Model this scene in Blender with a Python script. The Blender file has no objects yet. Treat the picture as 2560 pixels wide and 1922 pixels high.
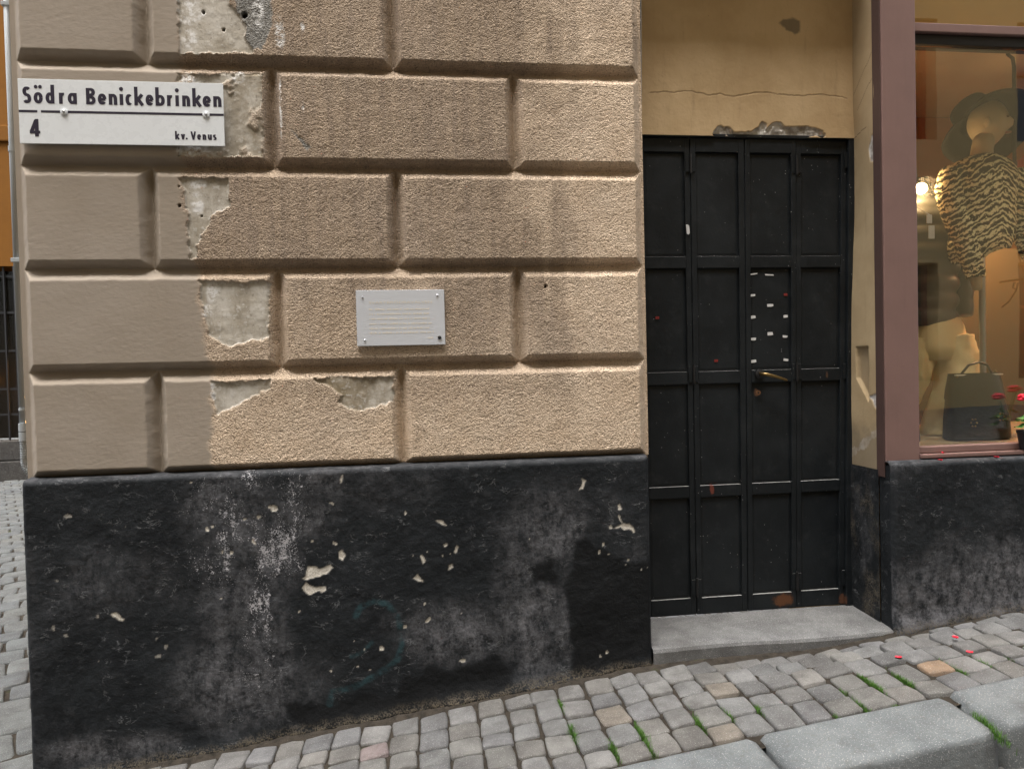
import bpy, bmesh, math, random
import numpy as np
from mathutils import Matrix, Vector
random.seed(7); rng=np.random.default_rng(7)
S=bpy.context.scene
# ---------------------------------------------------------------- camera
CAM=(0.0,-2.787,1.30)
def cam_basis(yaw,pitch,roll):
    f=Vector((math.sin(yaw),math.cos(yaw),0)); r=Vector((math.cos(yaw),-math.sin(yaw),0)); u=Vector((0,0,1))
    f2=f*math.cos(pitch)+u*math.sin(pitch); u2=u*math.cos(pitch)-f*math.sin(pitch)
    return r*math.cos(roll)+u2*math.sin(roll), u2*math.cos(roll)-r*math.sin(roll), f2
r_,u_,f_=cam_basis(math.radians(7.078),math.radians(-1.296),math.radians(-1.373))
cd=bpy.data.cameras.new('camera'); cam=bpy.data.objects.new('camera',cd); S.collection.objects.link(cam)
cam.matrix_world=Matrix(((r_.x,u_.x,-f_.x,CAM[0]),(r_.y,u_.y,-f_.y,CAM[1]),(r_.z,u_.z,-f_.z,CAM[2]),(0,0,0,1)))
cd.sensor_fit='HORIZONTAL'; cd.sensor_width=36; cd.lens=24.96; cd.clip_start=.05; cd.clip_end=2000
S.camera=cam
# ---------------------------------------------------------------- sky, sun, exposure
SUN_DIR=Vector((-.22,-.42,1.45)).normalized()        # towards the sun
W=bpy.data.worlds.new('World'); S.world=W; W.use_nodes=True
nt=W.node_tree; nt.nodes.clear()
sky=nt.nodes.new('ShaderNodeTexSky'); sky.sky_type='NISHITA'; sky.sun_disc=False
sky.sun_elevation=math.asin(SUN_DIR.z); sky.sun_rotation=math.atan2(SUN_DIR.x,SUN_DIR.y)
sky.air_density=1.0; sky.dust_density=6.0; sky.ozone_density=1.0
hs=nt.nodes.new('ShaderNodeHueSaturation'); hs.inputs['Saturation'].default_value=.38
bg=nt.nodes.new('ShaderNodeBackground'); bg.inputs[1].default_value=.15
wo=nt.nodes.new('ShaderNodeOutputWorld')
nt.links.new(sky.outputs[0],hs.inputs['Color']); nt.links.new(hs.outputs[0],bg.inputs[0]); nt.links.new(bg.outputs[0],wo.inputs[0])
sl=bpy.data.lights.new('sun','SUN'); sl.energy=1.0; sl.angle=math.radians(35); sl.color=(1,.98,.96)
so=bpy.data.objects.new('sun',sl); S.collection.objects.link(so); so.location=(-3,-6,14)
so.rotation_euler=SUN_DIR.to_track_quat('Z','Y').to_euler()
S.view_settings.view_transform='Standard'; S.view_settings.look='None'; S.view_settings.gamma=1
S.view_settings.use_curve_mapping=False; S.view_settings.exposure=1.86
S.cycles.max_bounces=8; S.cycles.diffuse_bounces=4; S.cycles.transparent_max_bounces=12
S.cycles.sample_clamp_indirect=6; S.cycles.use_denoising=True
# ---------------------------------------------------------------- numpy noise
def _h(ix,iy,s):
    n=(ix*374761393+iy*668265263+s*982451653)&0xffffffff
    n=((n^(n>>13))*1274126177)&0xffffffff
    return ((n^(n>>16))&0xffff)/65535.0
def vn(x,y,s=0):
    xi=np.floor(x).astype(np.int64); yi=np.floor(y).astype(np.int64); fx=x-xi; fy=y-yi
    fx=fx*fx*(3-2*fx); fy=fy*fy*(3-2*fy)
    a=_h(xi,yi,s);b=_h(xi+1,yi,s);c=_h(xi,yi+1,s);d=_h(xi+1,yi+1,s)
    return (a+(b-a)*fx)*(1-fy)+(c+(d-c)*fx)*fy
def fbm(x,y,o=4,s=0,g=.55):
    r=0;a=1;t=0
    for i in range(o):
        r=r+a*(vn(x,y,s+i*17)-.5); t+=a; a*=g; x=x*2.03+3.1; y=y*2.03+1.7
    return r/t*2          # about -1..1
def sst(a,b,x):
    t=np.clip((x-a)/(b-a),0,1); return t*t*(3-2*t)
def sdpoly(px,py,poly):
    "signed distance, negative inside"
    d=np.full(px.shape,1e9); s=np.zeros(px.shape,bool); n=len(poly)
    for i in range(n):
        ax,ay=poly[i]; bx,by=poly[(i+1)%n]; ex,ey=bx-ax,by-ay
        t=np.clip(((px-ax)*ex+(py-ay)*ey)/(ex*ex+ey*ey+1e-12),0,1)
        d=np.minimum(d,(px-ax-t*ex)**2+(py-ay-t*ey)**2)
        c=((ay>py)!=(by>py))&(px<(bx-ax)*(py-ay)/(by-ay+1e-12)+ax); s^=c
    d=np.sqrt(d); return np.where(s,-d,d)
def sdline(px,py,pts):
    d=np.full(px.shape,1e9)
    for (ax,ay),(bx,by) in zip(pts[:-1],pts[1:]):
        ex,ey=bx-ax,by-ay; t=np.clip(((px-ax)*ex+(py-ay)*ey)/(ex*ex+ey*ey+1e-12),0,1)
        d=np.minimum(d,np.hypot(px-ax-t*ex,py-ay-t*ey))
    return d
# ---------------------------------------------------------------- object helpers
COL=S.collection
def lin(r,g,b):
    f=lambda c:(c/255/12.92) if c/255<=.04045 else ((c/255+.055)/1.055)**2.4
    return (f(r),f(g),f(b),1)
def tag(o,label=None,cat=None,group=None,kind=None):
    if label:o['label']=label
    if cat:o['category']=cat
    if group:o['group']=group
    if kind:o['kind']=kind
    return o
def empty(name,loc,label,cat,group=None):
    o=bpy.data.objects.new(name,None); o.location=loc; o.empty_display_size=.1; COL.objects.link(o)
    return tag(o,label,cat,group)
def wloc(o):
    v=Vector((0,0,0))
    while o: v+=o.location; o=o.parent
    return v
def link(me,name,m,parent=None,smooth=False):
    if m and not me.materials: me.materials.append(m)
    o=bpy.data.objects.new(name,me); COL.objects.link(o)
    if parent: o.parent=parent; o.location=-wloc(parent)
    if smooth:
        me.polygons.foreach_set('use_smooth',np.ones(len(me.polygons),bool))
    return o
class MB:
    "collects verts and faces in world space, builds ONE mesh object"
    def __init__(s): s.v=[]; s.f=[]
    def add(s,v,f):
        k=len(s.v); s.v+=[tuple(p) for p in v]; s.f+=[tuple(i+k for i in q) for q in f]; return s
    def box(s,x0,x1,y0,y1,z0,z1,warp=None):
        v=[(x,y,z) for x in (x0,x1) for y in (y0,y1) for z in (z0,z1)]
        if warp: v=[warp(*p) for p in v]
        return s.add(v,[(0,1,3,2),(4,6,7,5),(0,4,5,1),(2,3,7,6),(0,2,6,4),(1,5,7,3)])
    def tube(s,pts,rad,n=10,caps=True,flat=1.0):
        pts=[Vector(p) for p in pts]; rad=rad if hasattr(rad,'__len__') else [rad]*len(pts)
        v=[];f=[];ref=None
        for i,p in enumerate(pts):
            d=(pts[min(i+1,len(pts)-1)]-pts[max(i-1,0)]).normalized()
            if ref is None:
                ref=Vector((0,0,1)) if abs(d.z)<.9 else Vector((1,0,0))
            a=(ref-d*ref.dot(d)).normalized(); b=d.cross(a); ref=a
            for k in range(n):
                t=2*math.pi*k/n; v.append(p+(a*math.cos(t)+b*math.sin(t)*flat)*rad[i])
        for i in range(len(pts)-1):
            for k in range(n):
                f.append((i*n+k,i*n+(k+1)%n,(i+1)*n+(k+1)%n,(i+1)*n+k))
        if caps: f.append(tuple(range(n-1,-1,-1))); f.append(tuple(range((len(pts)-1)*n,len(pts)*n)))
        return s.add(v,f)
    def loft(s,rings,n=28,caps=True,p=2.0):
        "rings: (cx,cy,z,rx,ry)"
        v=[];f=[]
        for (cx,cy,z,rx,ry) in rings:
            for k in range(n):
                t=2*math.pi*k/n; c,q=math.cos(t),math.sin(t)
                v.append((cx+rx*math.copysign(abs(c)**(2/p),c),cy+ry*math.copysign(abs(q)**(2/p),q),z))
        m=len(rings)
        for i in range(m-1):
            for k in range(n): f.append((i*n+k,i*n+(k+1)%n,(i+1)*n+(k+1)%n,(i+1)*n+k))
        if caps: f.append(tuple(range(n-1,-1,-1))); f.append(tuple(range((m-1)*n,m*n)))
        return s.add(v,f)
    def mesh(s,name,bevel=0,seg=2):
        me=bpy.data.meshes.new(name); me.from_pydata(s.v,[],s.f); me.update()
        bm=bmesh.new(); bm.from_mesh(me); bmesh.ops.recalc_face_normals(bm,faces=bm.faces)
        if bevel: bmesh.ops.bevel(bm,geom=list(bm.edges),offset=bevel,segments=seg,affect='EDGES',profile=.6,clamp_overlap=True)
        bm.to_mesh(me); bm.free(); return me
    def build(s,name,m,parent=None,bevel=0,smooth=False,seg=2):
        return link(s.mesh(name,bevel,seg),name,m,parent,smooth)
def B(*a,**k): return MB().box(*a,**k)
def sphere(c,r,n=12,sq=(1,1,1)):
    m=MB(); rings=[]
    v=[];f=[]
    for i in range(1,n):
        t=math.pi*i/n
        for k in range(2*n):
            a=math.pi*k/n; v.append((c[0]+r*sq[0]*math.sin(t)*math.cos(a),c[1]+r*sq[1]*math.sin(t)*math.sin(a),c[2]+r*sq[2]*math.cos(t)))
    for i in range(n-2):
        for k in range(2*n): f.append((i*2*n+k,(i+1)*2*n+k,(i+1)*2*n+(k+1)%(2*n),i*2*n+(k+1)%(2*n)))
    v+= [(c[0],c[1],c[2]+r*sq[2]),(c[0],c[1],c[2]-r*sq[2])]; L=len(v)
    for k in range(2*n): f.append((L-2,k,(k+1)%(2*n))); f.append((L-1,(n-2)*2*n+(k+1)%(2*n),(n-2)*2*n+k))
    return m.add(v,f)
def relief(name,U,V,fn,m,parent,attrs,keep=None):
    "regular grid; fn(U,V)->xyz arrays, attrs: dict of (nv,nu) arrays"
    nu,nv=len(U),len(V); uu,vv=np.meshgrid(U,V)
    P=np.stack(fn,-1) if isinstance(fn,(list,tuple)) else fn
    i=np.arange(nu*nv).reshape(nv,nu)
    q=np.stack([i[:-1,:-1],i[:-1,1:],i[1:,1:],i[1:,:-1]],-1)
    if keep is not None: q=q[keep[:-1,:-1]]
    q=q.reshape(-1,4)
    me=bpy.data.meshes.new(name); me.vertices.add(nu*nv); me.vertices.foreach_set('co',P.reshape(-1).astype(np.float32))
    me.loops.add(q.size); me.loops.foreach_set('vertex_index',q.reshape(-1).astype(np.int32))
    me.polygons.add(len(q)); me.polygons.foreach_set('loop_start',np.arange(0,q.size,4,dtype=np.int32))
    me.polygons.foreach_set('use_smooth',np.ones(len(q),bool))
    me.update(calc_edges=True); me.validate()
    for k,a in attrs.items():
        at=me.attributes.new(k,'FLOAT','POINT'); at.data.foreach_set('value',np.ascontiguousarray(np.broadcast_to(a,(nv,nu))).reshape(-1).astype(np.float32))
    return link(me,name,m,parent)
# ---------------------------------------------------------------- material helpers
class G:
    def __init__(s,name):
        s.m=bpy.data.materials.new(name); s.m.use_nodes=True; s.t=s.m.node_tree; s.t.nodes.clear()
        s.o=s.t.nodes.new('ShaderNodeOutputMaterial')
    def set(s,sock,v):
        if isinstance(v,bpy.types.NodeSocket): s.t.links.new(v,sock)
        elif v is not None: sock.default_value=v
    def n(s,ty,i={},**pr):
        nd=s.t.nodes.new(ty)
        for k,v in pr.items(): setattr(nd,k,v)
        for k,v in i.items(): s.set(nd.inputs[k],v)
        return nd
    def pos(s): return s.n('ShaderNodeNewGeometry').outputs['Position']
    def obj(s): return s.n('ShaderNodeTexCoord').outputs['Object']
    def sc(s,v,k): return s.n('ShaderNodeVectorMath',{0:v,1:k},operation='MULTIPLY').outputs[0]
    def noise(s,scale,detail=4,rough=.55,vec=None,dist=0):
        return s.n('ShaderNodeTexNoise',{'Vector':vec,'Scale':scale,'Detail':detail,'Roughness':rough,'Distortion':dist}).outputs['Fac']
    def vor(s,scale,vec=None,feature='F1',out='Distance'):
        return s.n('ShaderNodeTexVoronoi',{'Vector':vec,'Scale':scale},feature=feature).outputs[out]
    def attr(s,k): return s.n('ShaderNodeAttribute',attribute_name=k).outputs['Fac']
    def ma(s,op,a,b=None,c=None,clamp=False):
        i={0:a}
        if b is not None:i[1]=b
        if c is not None:i[2]=c
        return s.n('ShaderNodeMath',i,operation=op,use_clamp=clamp).outputs[0]
    def step(s,v,a,b): return s.n('ShaderNodeMapRange',{0:v,1:a,2:b,3:0.,4:1.},interpolation_type='SMOOTHSTEP').outputs[0]
    def mix(s,f,a,b,blend='MIX'):
        nd=s.n('ShaderNodeMix',data_type='RGBA',blend_type=blend)
        s.set(nd.inputs[0],f); s.set(nd.inputs[6],a); s.set(nd.inputs[7],b); return nd.outputs[2]
    def ramp(s,f,st):
        nd=s.n('ShaderNodeValToRGB',{0:f}); e=nd.color_ramp.elements
        while len(e)<len(st): e.new(.5)
        for k,(p,c) in zip(e,st): k.position=p; k.color=c if len(c)==4 else (*c,1)
        return nd.outputs[0]
    def bump(s,h,st=.5,d=.01,nrm=None): return s.n('ShaderNodeBump',{'Strength':st,'Distance':d,'Height':h,'Normal':nrm}).outputs[0]
    def out(s,col,rough=.8,nrm=None,spec=.3,metal=0.,**k):
        b=s.n('ShaderNodeBsdfPrincipled',{'Base Color':col,'Roughness':rough,'Normal':nrm,'Specular IOR Level':spec,'Metallic':metal})
        for kk,v in k.items(): s.set(b.inputs[kk.replace('_',' ')],v)
        s.t.links.new(b.outputs[0],s.o.inputs[0]); return s.m
def C(*c): return (*c,1.)
def simple(name,col,rough=.6,spec=.3,metal=0.,var=.12,scale=9,bump=0,bscale=120,**k):
    g=G(name); p=g.obj(); n=g.noise(scale,5,.6,p); n2=g.noise(scale*9,3,.6,p)
    c=g.mix(g.ma('MULTIPLY',n,2*var),C(*col),C(*[x*.35 for x in col]))
    c=g.mix(g.ma('MULTIPLY',n2,var),c,C(*[min(1,x*1.6) for x in col]))
    nr=g.bump(g.noise(bscale,4,.6,p),bump,.004) if bump else None
    r=g.ma('MULTIPLY_ADD',n2,.2,rough-.1,clamp=True)
    return g.out(c,r,nr,spec,metal,**k)
PATCH=[[(-0.862,2.802),(-0.687,2.81),(-0.685,2.69),(-0.655,2.662),(-0.623,2.599),(-0.637,2.572),(-0.597,2.502),(-0.868,2.493)],[(-0.877,2.42),(-0.575,2.428),(-0.579,2.121),(-0.883,2.117)],[(-0.883,2.034),(-0.712,2.035),(-0.703,1.986),(-0.703,1.935),(-0.749,1.913),(-0.783,1.887),(-0.828,1.779),(-0.833,1.74),(-0.858,1.74),(-0.858,1.857),(-0.862,1.985)],[(-0.824,1.656),(-0.576,1.654),(-0.579,1.433),(-0.625,1.425),(-0.69,1.418),(-0.719,1.405),(-0.756,1.423),(-0.797,1.45),(-0.811,1.533),(-0.817,1.598)],[(-0.803,1.275),(-0.575,1.277),(-0.584,1.245),(-0.631,1.229),(-0.68,1.2),(-0.727,1.175),(-0.773,1.15),(-0.782,1.155),(-0.784,1.224),(-0.799,1.26)],[(-0.416,1.278),(-0.122,1.279),(-0.12,1.183),(-0.175,1.169),(-0.255,1.158),(-0.307,1.168),(-0.331,1.183),(-0.314,1.211),(-0.357,1.241),(-0.396,1.258)]]
GREYP=[[(-0.681,2.81),(-0.536,2.817),(-0.526,2.598),(-0.566,2.523),(-0.617,2.513),(-0.632,2.573),(-0.623,2.599),(-0.655,2.662)],[(-0.623,1.655),(-0.593,1.654),(-0.575,1.613),(-0.594,1.617),(-0.623,1.639)],[(-0.474,2.218),(-0.462,2.21),(-0.399,2.154),(-0.417,2.145),(-0.433,2.171)]]
BOUND=[(2.802,-0.864),(2.496,-0.874),(2.117,-0.885),(1.942,-0.88),(1.745,-0.854),(1.658,-0.826),(1.381,-0.826),(1.247,-0.804),(1.138,-0.807),(0.971,-0.792)]
HOLES=[(-0.779,2.654,0.0082),(-0.63,2.646,0.0109),(-0.708,2.591,0.0073),(-0.885,1.934,0.0055),(-0.81,1.898,0.0041),(0.871,2.665,0.0032),(-0.881,2.119,0.0045),(-0.885,2.006,0.0036),(0.49,1.622,0.0064)]
WHITE=[(-0.832,2.668,0.0409,0.1181),(-0.827,2.553,0.0318,0.0409),(-0.792,2.644,0.0273,0.0273),(-0.832,2.404,0.0409,0.0273),(-0.833,2.139,0.0545,0.0227),(-0.798,1.541,0.0204,0.0318),(-0.78,1.61,0.0273,0.05),(-0.823,1.947,0.0273,0.0409),(-0.662,2.417,0.0273,0.0273),(-0.505,2.585,0.0227,0.0727),(-0.42,2.606,0.01,0.0204),(-0.427,2.306,0.0055,0.0227),(-0.787,1.242,0.0114,0.0363),(-0.82,2.015,0.0363,0.0182),(-0.579,2.652,0.0273,0.0727),(-0.509,2.317,0.0064,0.1363)]
FLAKE=[[(-0.462,0.533),(-0.453,0.576),(-0.406,0.56),(-0.371,0.574),(-0.362,0.558),(-0.39,0.537),(-0.424,0.53),(-0.459,0.516),(-0.475,0.525)],[(-0.481,0.49),(-0.463,0.507),(-0.434,0.49),(-0.391,0.492),(-0.385,0.478),(-0.404,0.468),(-0.421,0.476),(-0.454,0.462)],[(-0.34,0.619),(-0.327,0.627),(-0.315,0.599),(-0.324,0.582),(-0.338,0.596)],[(-0.06,0.5),(-0.042,0.517),(-0.02,0.484),(-0.042,0.49)],[(0.074,0.523),(0.077,0.546),(0.093,0.549),(0.095,0.536)],[(-0.033,0.588),(-0.022,0.59),(-0.011,0.564),(-0.021,0.556)],[(0.101,0.594),(0.11,0.618),(0.119,0.611),(0.11,0.591)],[(0.059,0.626),(0.073,0.632),(0.081,0.624),(0.068,0.616)],[(0.03,0.719),(0.053,0.718),(0.07,0.699),(0.052,0.702)],[(0.715,0.666),(0.723,0.668),(0.729,0.654),(0.72,0.652)],[(0.734,0.656),(0.775,0.67),(0.801,0.671),(0.817,0.659),(0.824,0.637),(0.817,0.633),(0.803,0.65),(0.779,0.644),(0.765,0.657)],[(0.753,0.743),(0.762,0.75),(0.766,0.729),(0.757,0.729)],[(0.609,0.858),(0.628,0.846),(0.611,0.817),(0.599,0.815),(0.613,0.837)],[(0.753,0.704),(0.759,0.706),(0.772,0.675),(0.768,0.673)],[(-1.159,0.439),(-1.143,0.442),(-1.112,0.41),(-1.12,0.404),(-1.152,0.425)],[(-0.321,0.909),(-0.312,0.911),(-0.317,0.883),(-0.326,0.879)]]
BLOB=[(-0.573,0.796,0.0127),(-0.358,0.806,0.01),(-0.084,0.754,0.0082),(-0.435,0.664,0.0073),(-0.348,0.65,0.0073),(-0.06,0.589,0.0064),(-0.004,0.6,0.0064),(0.054,0.583,0.0055),(0.085,0.588,0.0064),(-0.628,0.766,0.0082),(-0.675,0.761,0.0127),(-0.813,0.729,0.0082),(-0.792,0.741,0.0064),(-0.762,0.642,0.0082),(-0.729,0.638,0.0064),(-1.1,0.755,0.0041),(-1.297,0.803,0.0118),(-0.645,0.671,0.01),(-0.718,0.588,0.0064),(-0.865,0.907,0.0045),(-0.018,0.399,0.0055),(-0.007,0.332,0.0118),(-0.096,0.318,0.0082),(-0.251,0.24,0.0068),(-0.291,0.274,0.0068),(0.124,0.351,0.0045),(0.119,0.167,0.01),(-0.49,0.401,0.0045),(-0.188,0.24,0.0082),(-0.232,0.158,0.0064),(-0.279,0.175,0.0045),(-0.379,0.164,0.0055),(0.693,0.591,0.0064),(0.675,0.559,0.0073),(0.715,0.55,0.0045),(0.793,0.525,0.0055),(0.783,0.626,0.0041),(0.733,0.695,0.0027),(0.781,0.505,0.0036),(0.845,0.482,0.0036),(0.395,0.628,0.0036),(0.871,0.488,0.0032),(-1.315,0.368,0.0091),(-1.357,0.397,0.0082),(-1.203,0.437,0.0091),(-1.004,0.334,0.0091),(-0.972,0.303,0.0091),(-0.772,0.469,0.0064),(-1.0,0.268,0.0064),(-1.257,0.43,0.0036),(-1.323,0.309,0.0036),(-1.207,0.267,0.0055),(-1.341,0.569,0.0064),(0.669,0.144,0.0064),(0.697,0.156,0.0082)]
TEAL=[(-0.282,0.371),(-0.264,0.401),(-0.216,0.423),(-0.163,0.408),(-0.127,0.361),(-0.109,0.297),(-0.111,0.243),(-0.13,0.19),(-0.17,0.157),(-0.228,0.13),(-0.29,0.099),(-0.381,0.084),(-0.387,0.04)]
TEAL2=[(-0.3,0.216),(-0.269,0.223),(-0.224,0.265)]
SPK=[(-0.742,0.88,0.1136,0.0727),(-0.642,0.317,0.0772,0.1363),(-0.59,0.916,0.1726,0.1499),(-0.564,0.684,0.1499,0.1908),(-0.727,0.705,0.159,0.2271),(-0.623,0.412,0.0727,0.1908),(-0.629,0.193,0.0908,0.1181)]
HAZE=[(-0.766,0.137,0.1454,0.1499),(-0.615,0.125,0.1908,0.1181),(-0.396,0.886,0.0908,0.0636),(-1.2,-0.056,0.2271,0.05),(0.434,0.319,0.1499,0.2362),(0.465,0.665,0.1499,0.159),(-0.468,0.758,0.1181,0.0908),(0.086,0.283,0.1726,0.109),(-0.704,0.769,0.1499,0.1908),(-0.598,0.655,0.1181,0.1908),(-0.715,0.418,0.1181,0.1908),(-0.625,0.324,0.0999,0.1908)]
WET=[[(0.571,0.605),(0.623,0.62),(0.678,0.585),(0.743,0.535),(0.935,0.524),(0.928,0.215),(0.874,0.153),(0.667,0.065),(0.554,0.079),(0.551,0.334),(0.539,0.427),(0.563,0.472)],[(0.406,0.508),(0.477,0.559),(0.516,0.456),(0.414,0.462)],[(-0.119,0.108),(0.015,0.152),(0.127,0.126),(0.246,0.19),(0.314,0.129),(0.311,-0.017),(-0.144,0.011)],[(-0.549,0.041),(-0.438,0.058),(-0.361,0.029),(-0.23,0.068),(-0.121,0.041),(-0.012,-0.036),(-0.364,-0.064),(-0.534,-0.018)]]
GRASS=[(0.491,-0.232,1),(0.483,-0.207,0.6),(0.466,-0.433,1.4),(0.468,-0.463,1.2),(0.466,-0.395,1.2),(0.572,-0.552,1.1),(0.574,-0.532,1),(0.566,-0.604,0.8),(0.665,-0.517,1.3),(0.658,-0.564,1.5),(0.654,-0.616,1.1),(0.669,-0.489,1),(0.669,-0.451,0.6),(0.853,-0.508,1.2),(0.845,-0.534,1),(1.026,-0.506,1),(1.036,-0.502,0.7),(1.489,-0.452,0.7),(1.481,-0.484,0.8),(1.474,-0.516,0.8),(1.488,-0.539,0.8),(1.514,-0.533,0.8),(1.463,-0.595,1),(1.456,-0.624,1),(1.454,-0.639,0.8),(1.561,-0.527,1),(1.565,-0.537,0.9),(1.567,-0.494,0.6),(1.579,-0.444,0.6),(1.667,-0.501,0.9),(1.659,-0.525,1.2),(1.672,-0.53,0.8),(1.673,-0.476,0.7),(1.637,-0.551,0.7),(1.806,-0.539,0.8),(1.825,-0.537,0.8),(1.861,-0.454,0.6),(1.936,-0.511,0.8),(1.928,-0.532,0.8),(1.417,-0.518,0.7),(1.285,-0.636,0.5),(1.499,-0.646,0.6),(1.516,-0.645,0.5),(2.103,-0.503,0.7),(2.026,-0.518,0.5),(1.69,-0.794,0.9),(1.684,-0.82,1.1),(1.675,-0.844,1.2),(1.67,-0.862,1.3),(1.664,-0.88,1.2),(1.657,-0.897,1.1),(2.012,-0.597,0.4),(1.126,-0.506,0.8),(1.133,-0.501,0.6)]
PETALS=[(1.71,-0.384),(1.946,-0.446),(1.992,-0.318)]
ORANGE_SETT=[(1.8,-0.485),(-0.209,-0.318)]
TAPE=[(1.482,1.603),(1.482,1.505),(1.481,1.406),(1.481,1.306),(1.564,1.557),(1.637,1.506),(1.562,1.429),(1.633,1.415),(1.636,1.309),(1.484,1.698),(1.562,1.694),(1.18,1.896)]
TAPER=[(1.639,1.605),(1.035,1.509),(1.304,1.313)]
HEADHOLE=[(1.303,2.319),(1.327,2.344),(1.36,2.35),(1.381,2.33),(1.418,2.323),(1.473,2.327),(1.505,2.343),(1.528,2.374),(1.549,2.359),(1.555,2.302),(1.311,2.304)]
HEADHOLE2=[(1.523,2.333),(1.545,2.343),(1.583,2.364),(1.616,2.368),(1.638,2.35),(1.737,2.352),(1.82,2.338),(1.828,2.309),(1.555,2.302)]
CRACK=[(1.013,2.489),(1.176,2.496),(1.282,2.483),(1.389,2.483),(1.47,2.493),(1.552,2.502),(1.591,2.495),(1.656,2.49),(1.739,2.494),(1.817,2.499),(1.867,2.494),(1.934,2.485)]
GREYSPOT=[(1.618,2.808),(1.634,2.827),(1.667,2.831),(1.711,2.819),(1.708,2.773),(1.688,2.762),(1.645,2.786)]
HANDLE=[(1.497,1.249),(1.608,1.218),(1.493,1.164)]
# ================================================================ materials
def m_wall():
    g=G('weathered_plaster'); p=g.pos()
    sm,pa,gr,wh,cl,ed,ho=[g.attr(k) for k in ('smooth','patch','grey','white','clean','edge','hole')]
    nf=g.noise(185,3,.7,p); nm=g.noise(48,5,.6,p); nl=g.noise(7,5,.6,p); nx=g.noise(1.9,4,.55,p)
    gd=g.vor(175,g.n('ShaderNodeVectorMath',{0:p,1:g.sc(g.n('ShaderNodeTexNoise',{'Vector':p,'Scale':60.}).outputs['Color'],(.012,.012,.012))},operation='ADD').outputs[0])
    stre=g.noise(9,4,.6,g.sc(p,(3.2,3.2,.28)))
    # rough cast render: warm sand colour, sooty where dirty, dark pits between the grains
    dirty=g.mix(g.step(stre,.35,.7),C(.355,.275,.200),C(.268,.208,.156))
    clean=g.mix(g.step(nl,.3,.75),C(.650,.520,.390),C(.565,.435,.312))
    rc=g.mix(cl,dirty,clean)
    rc=g.mix(g.ma('MULTIPLY',g.step(nx,.45,.70),.25),rc,C(.36,.30,.245))
    pit=g.ma('MULTIPLY',g.step(gd,.50,.80),g.step(nf,.62,.40))
    rc=g.mix(g.ma('MULTIPLY',pit,.60),rc,C(.085,.064,.047))
    rc=g.mix(g.ma('MULTIPLY',g.step(nf,.58,.72),.50),rc,C(.74,.63,.50))
    rc=g.mix(g.ma('MULTIPLY',ed,.45),rc,C(.66,.57,.46))
    # new smooth render
    s1=g.mix(g.step(nx,.3,.7),C(.318,.275,.228),C(.280,.237,.188))
    s1=g.mix(g.ma('MULTIPLY',g.step(nl,.5,.75),.16),s1,C(.23,.185,.14))
    # exposed undercoat: grey lime coat with rusty runs, crumbs and white smears
    u1=g.mix(g.step(nl,.35,.65),C(.50,.47,.415),C(.37,.335,.275)); u1=g.mix(g.ma('MULTIPLY',g.attr('brown'),g.step(g.ma('ADD',nl,g.ma('MULTIPLY',nm,.5)),.45,.9)),u1,C(.17,.125,.06))
    u1=g.mix(g.ma('MULTIPLY',g.step(g.ma('ADD',g.noise(9,5,.65,g.sc(p,(1.7,1.7,.5))),g.ma('MULTIPLY',nm,.4)),.62,.85),.45),u1,C(.215,.178,.125))
    u1=g.mix(g.ma('MULTIPLY',g.step(nm,.54,.68),.6),u1,C(.58,.56,.52))
    u1=g.mix(g.ma('MULTIPLY',g.step(g.noise(75,5,.7,p),.42,.30),.6),u1,C(.15,.125,.095))
    rc=g.mix(gr,rc,g.mix(g.step(nf,.35,.65),C(.12,.115,.105),C(.30,.29,.265)))
    c=g.mix(sm,rc,s1); c=g.mix(pa,c,u1)
    w=g.ma('MULTIPLY',wh,g.step(g.noise(34,6,.75,p),.44,.58))
    c=g.mix(w,c,C(.68,.67,.65)); c=g.mix(ho,c,C(.02,.018,.015))
    # relief below the mesh resolution
    grain=g.ma('MULTIPLY_ADD',gd,-.8,g.ma('MULTIPLY',nf,.9)); sfine=g.noise(110,3,.55,g.sc(p,(.6,1,1.25)))
    h=g.mix(sm,grain,sfine); h=g.mix(pa,h,nm)
    st=g.ma('MULTIPLY_ADD',sm,-.80,g.ma('MULTIPLY_ADD',pa,-.5,.95))
    return g.out(c,.92,g.bump(h,st,.0042),.10)
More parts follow.
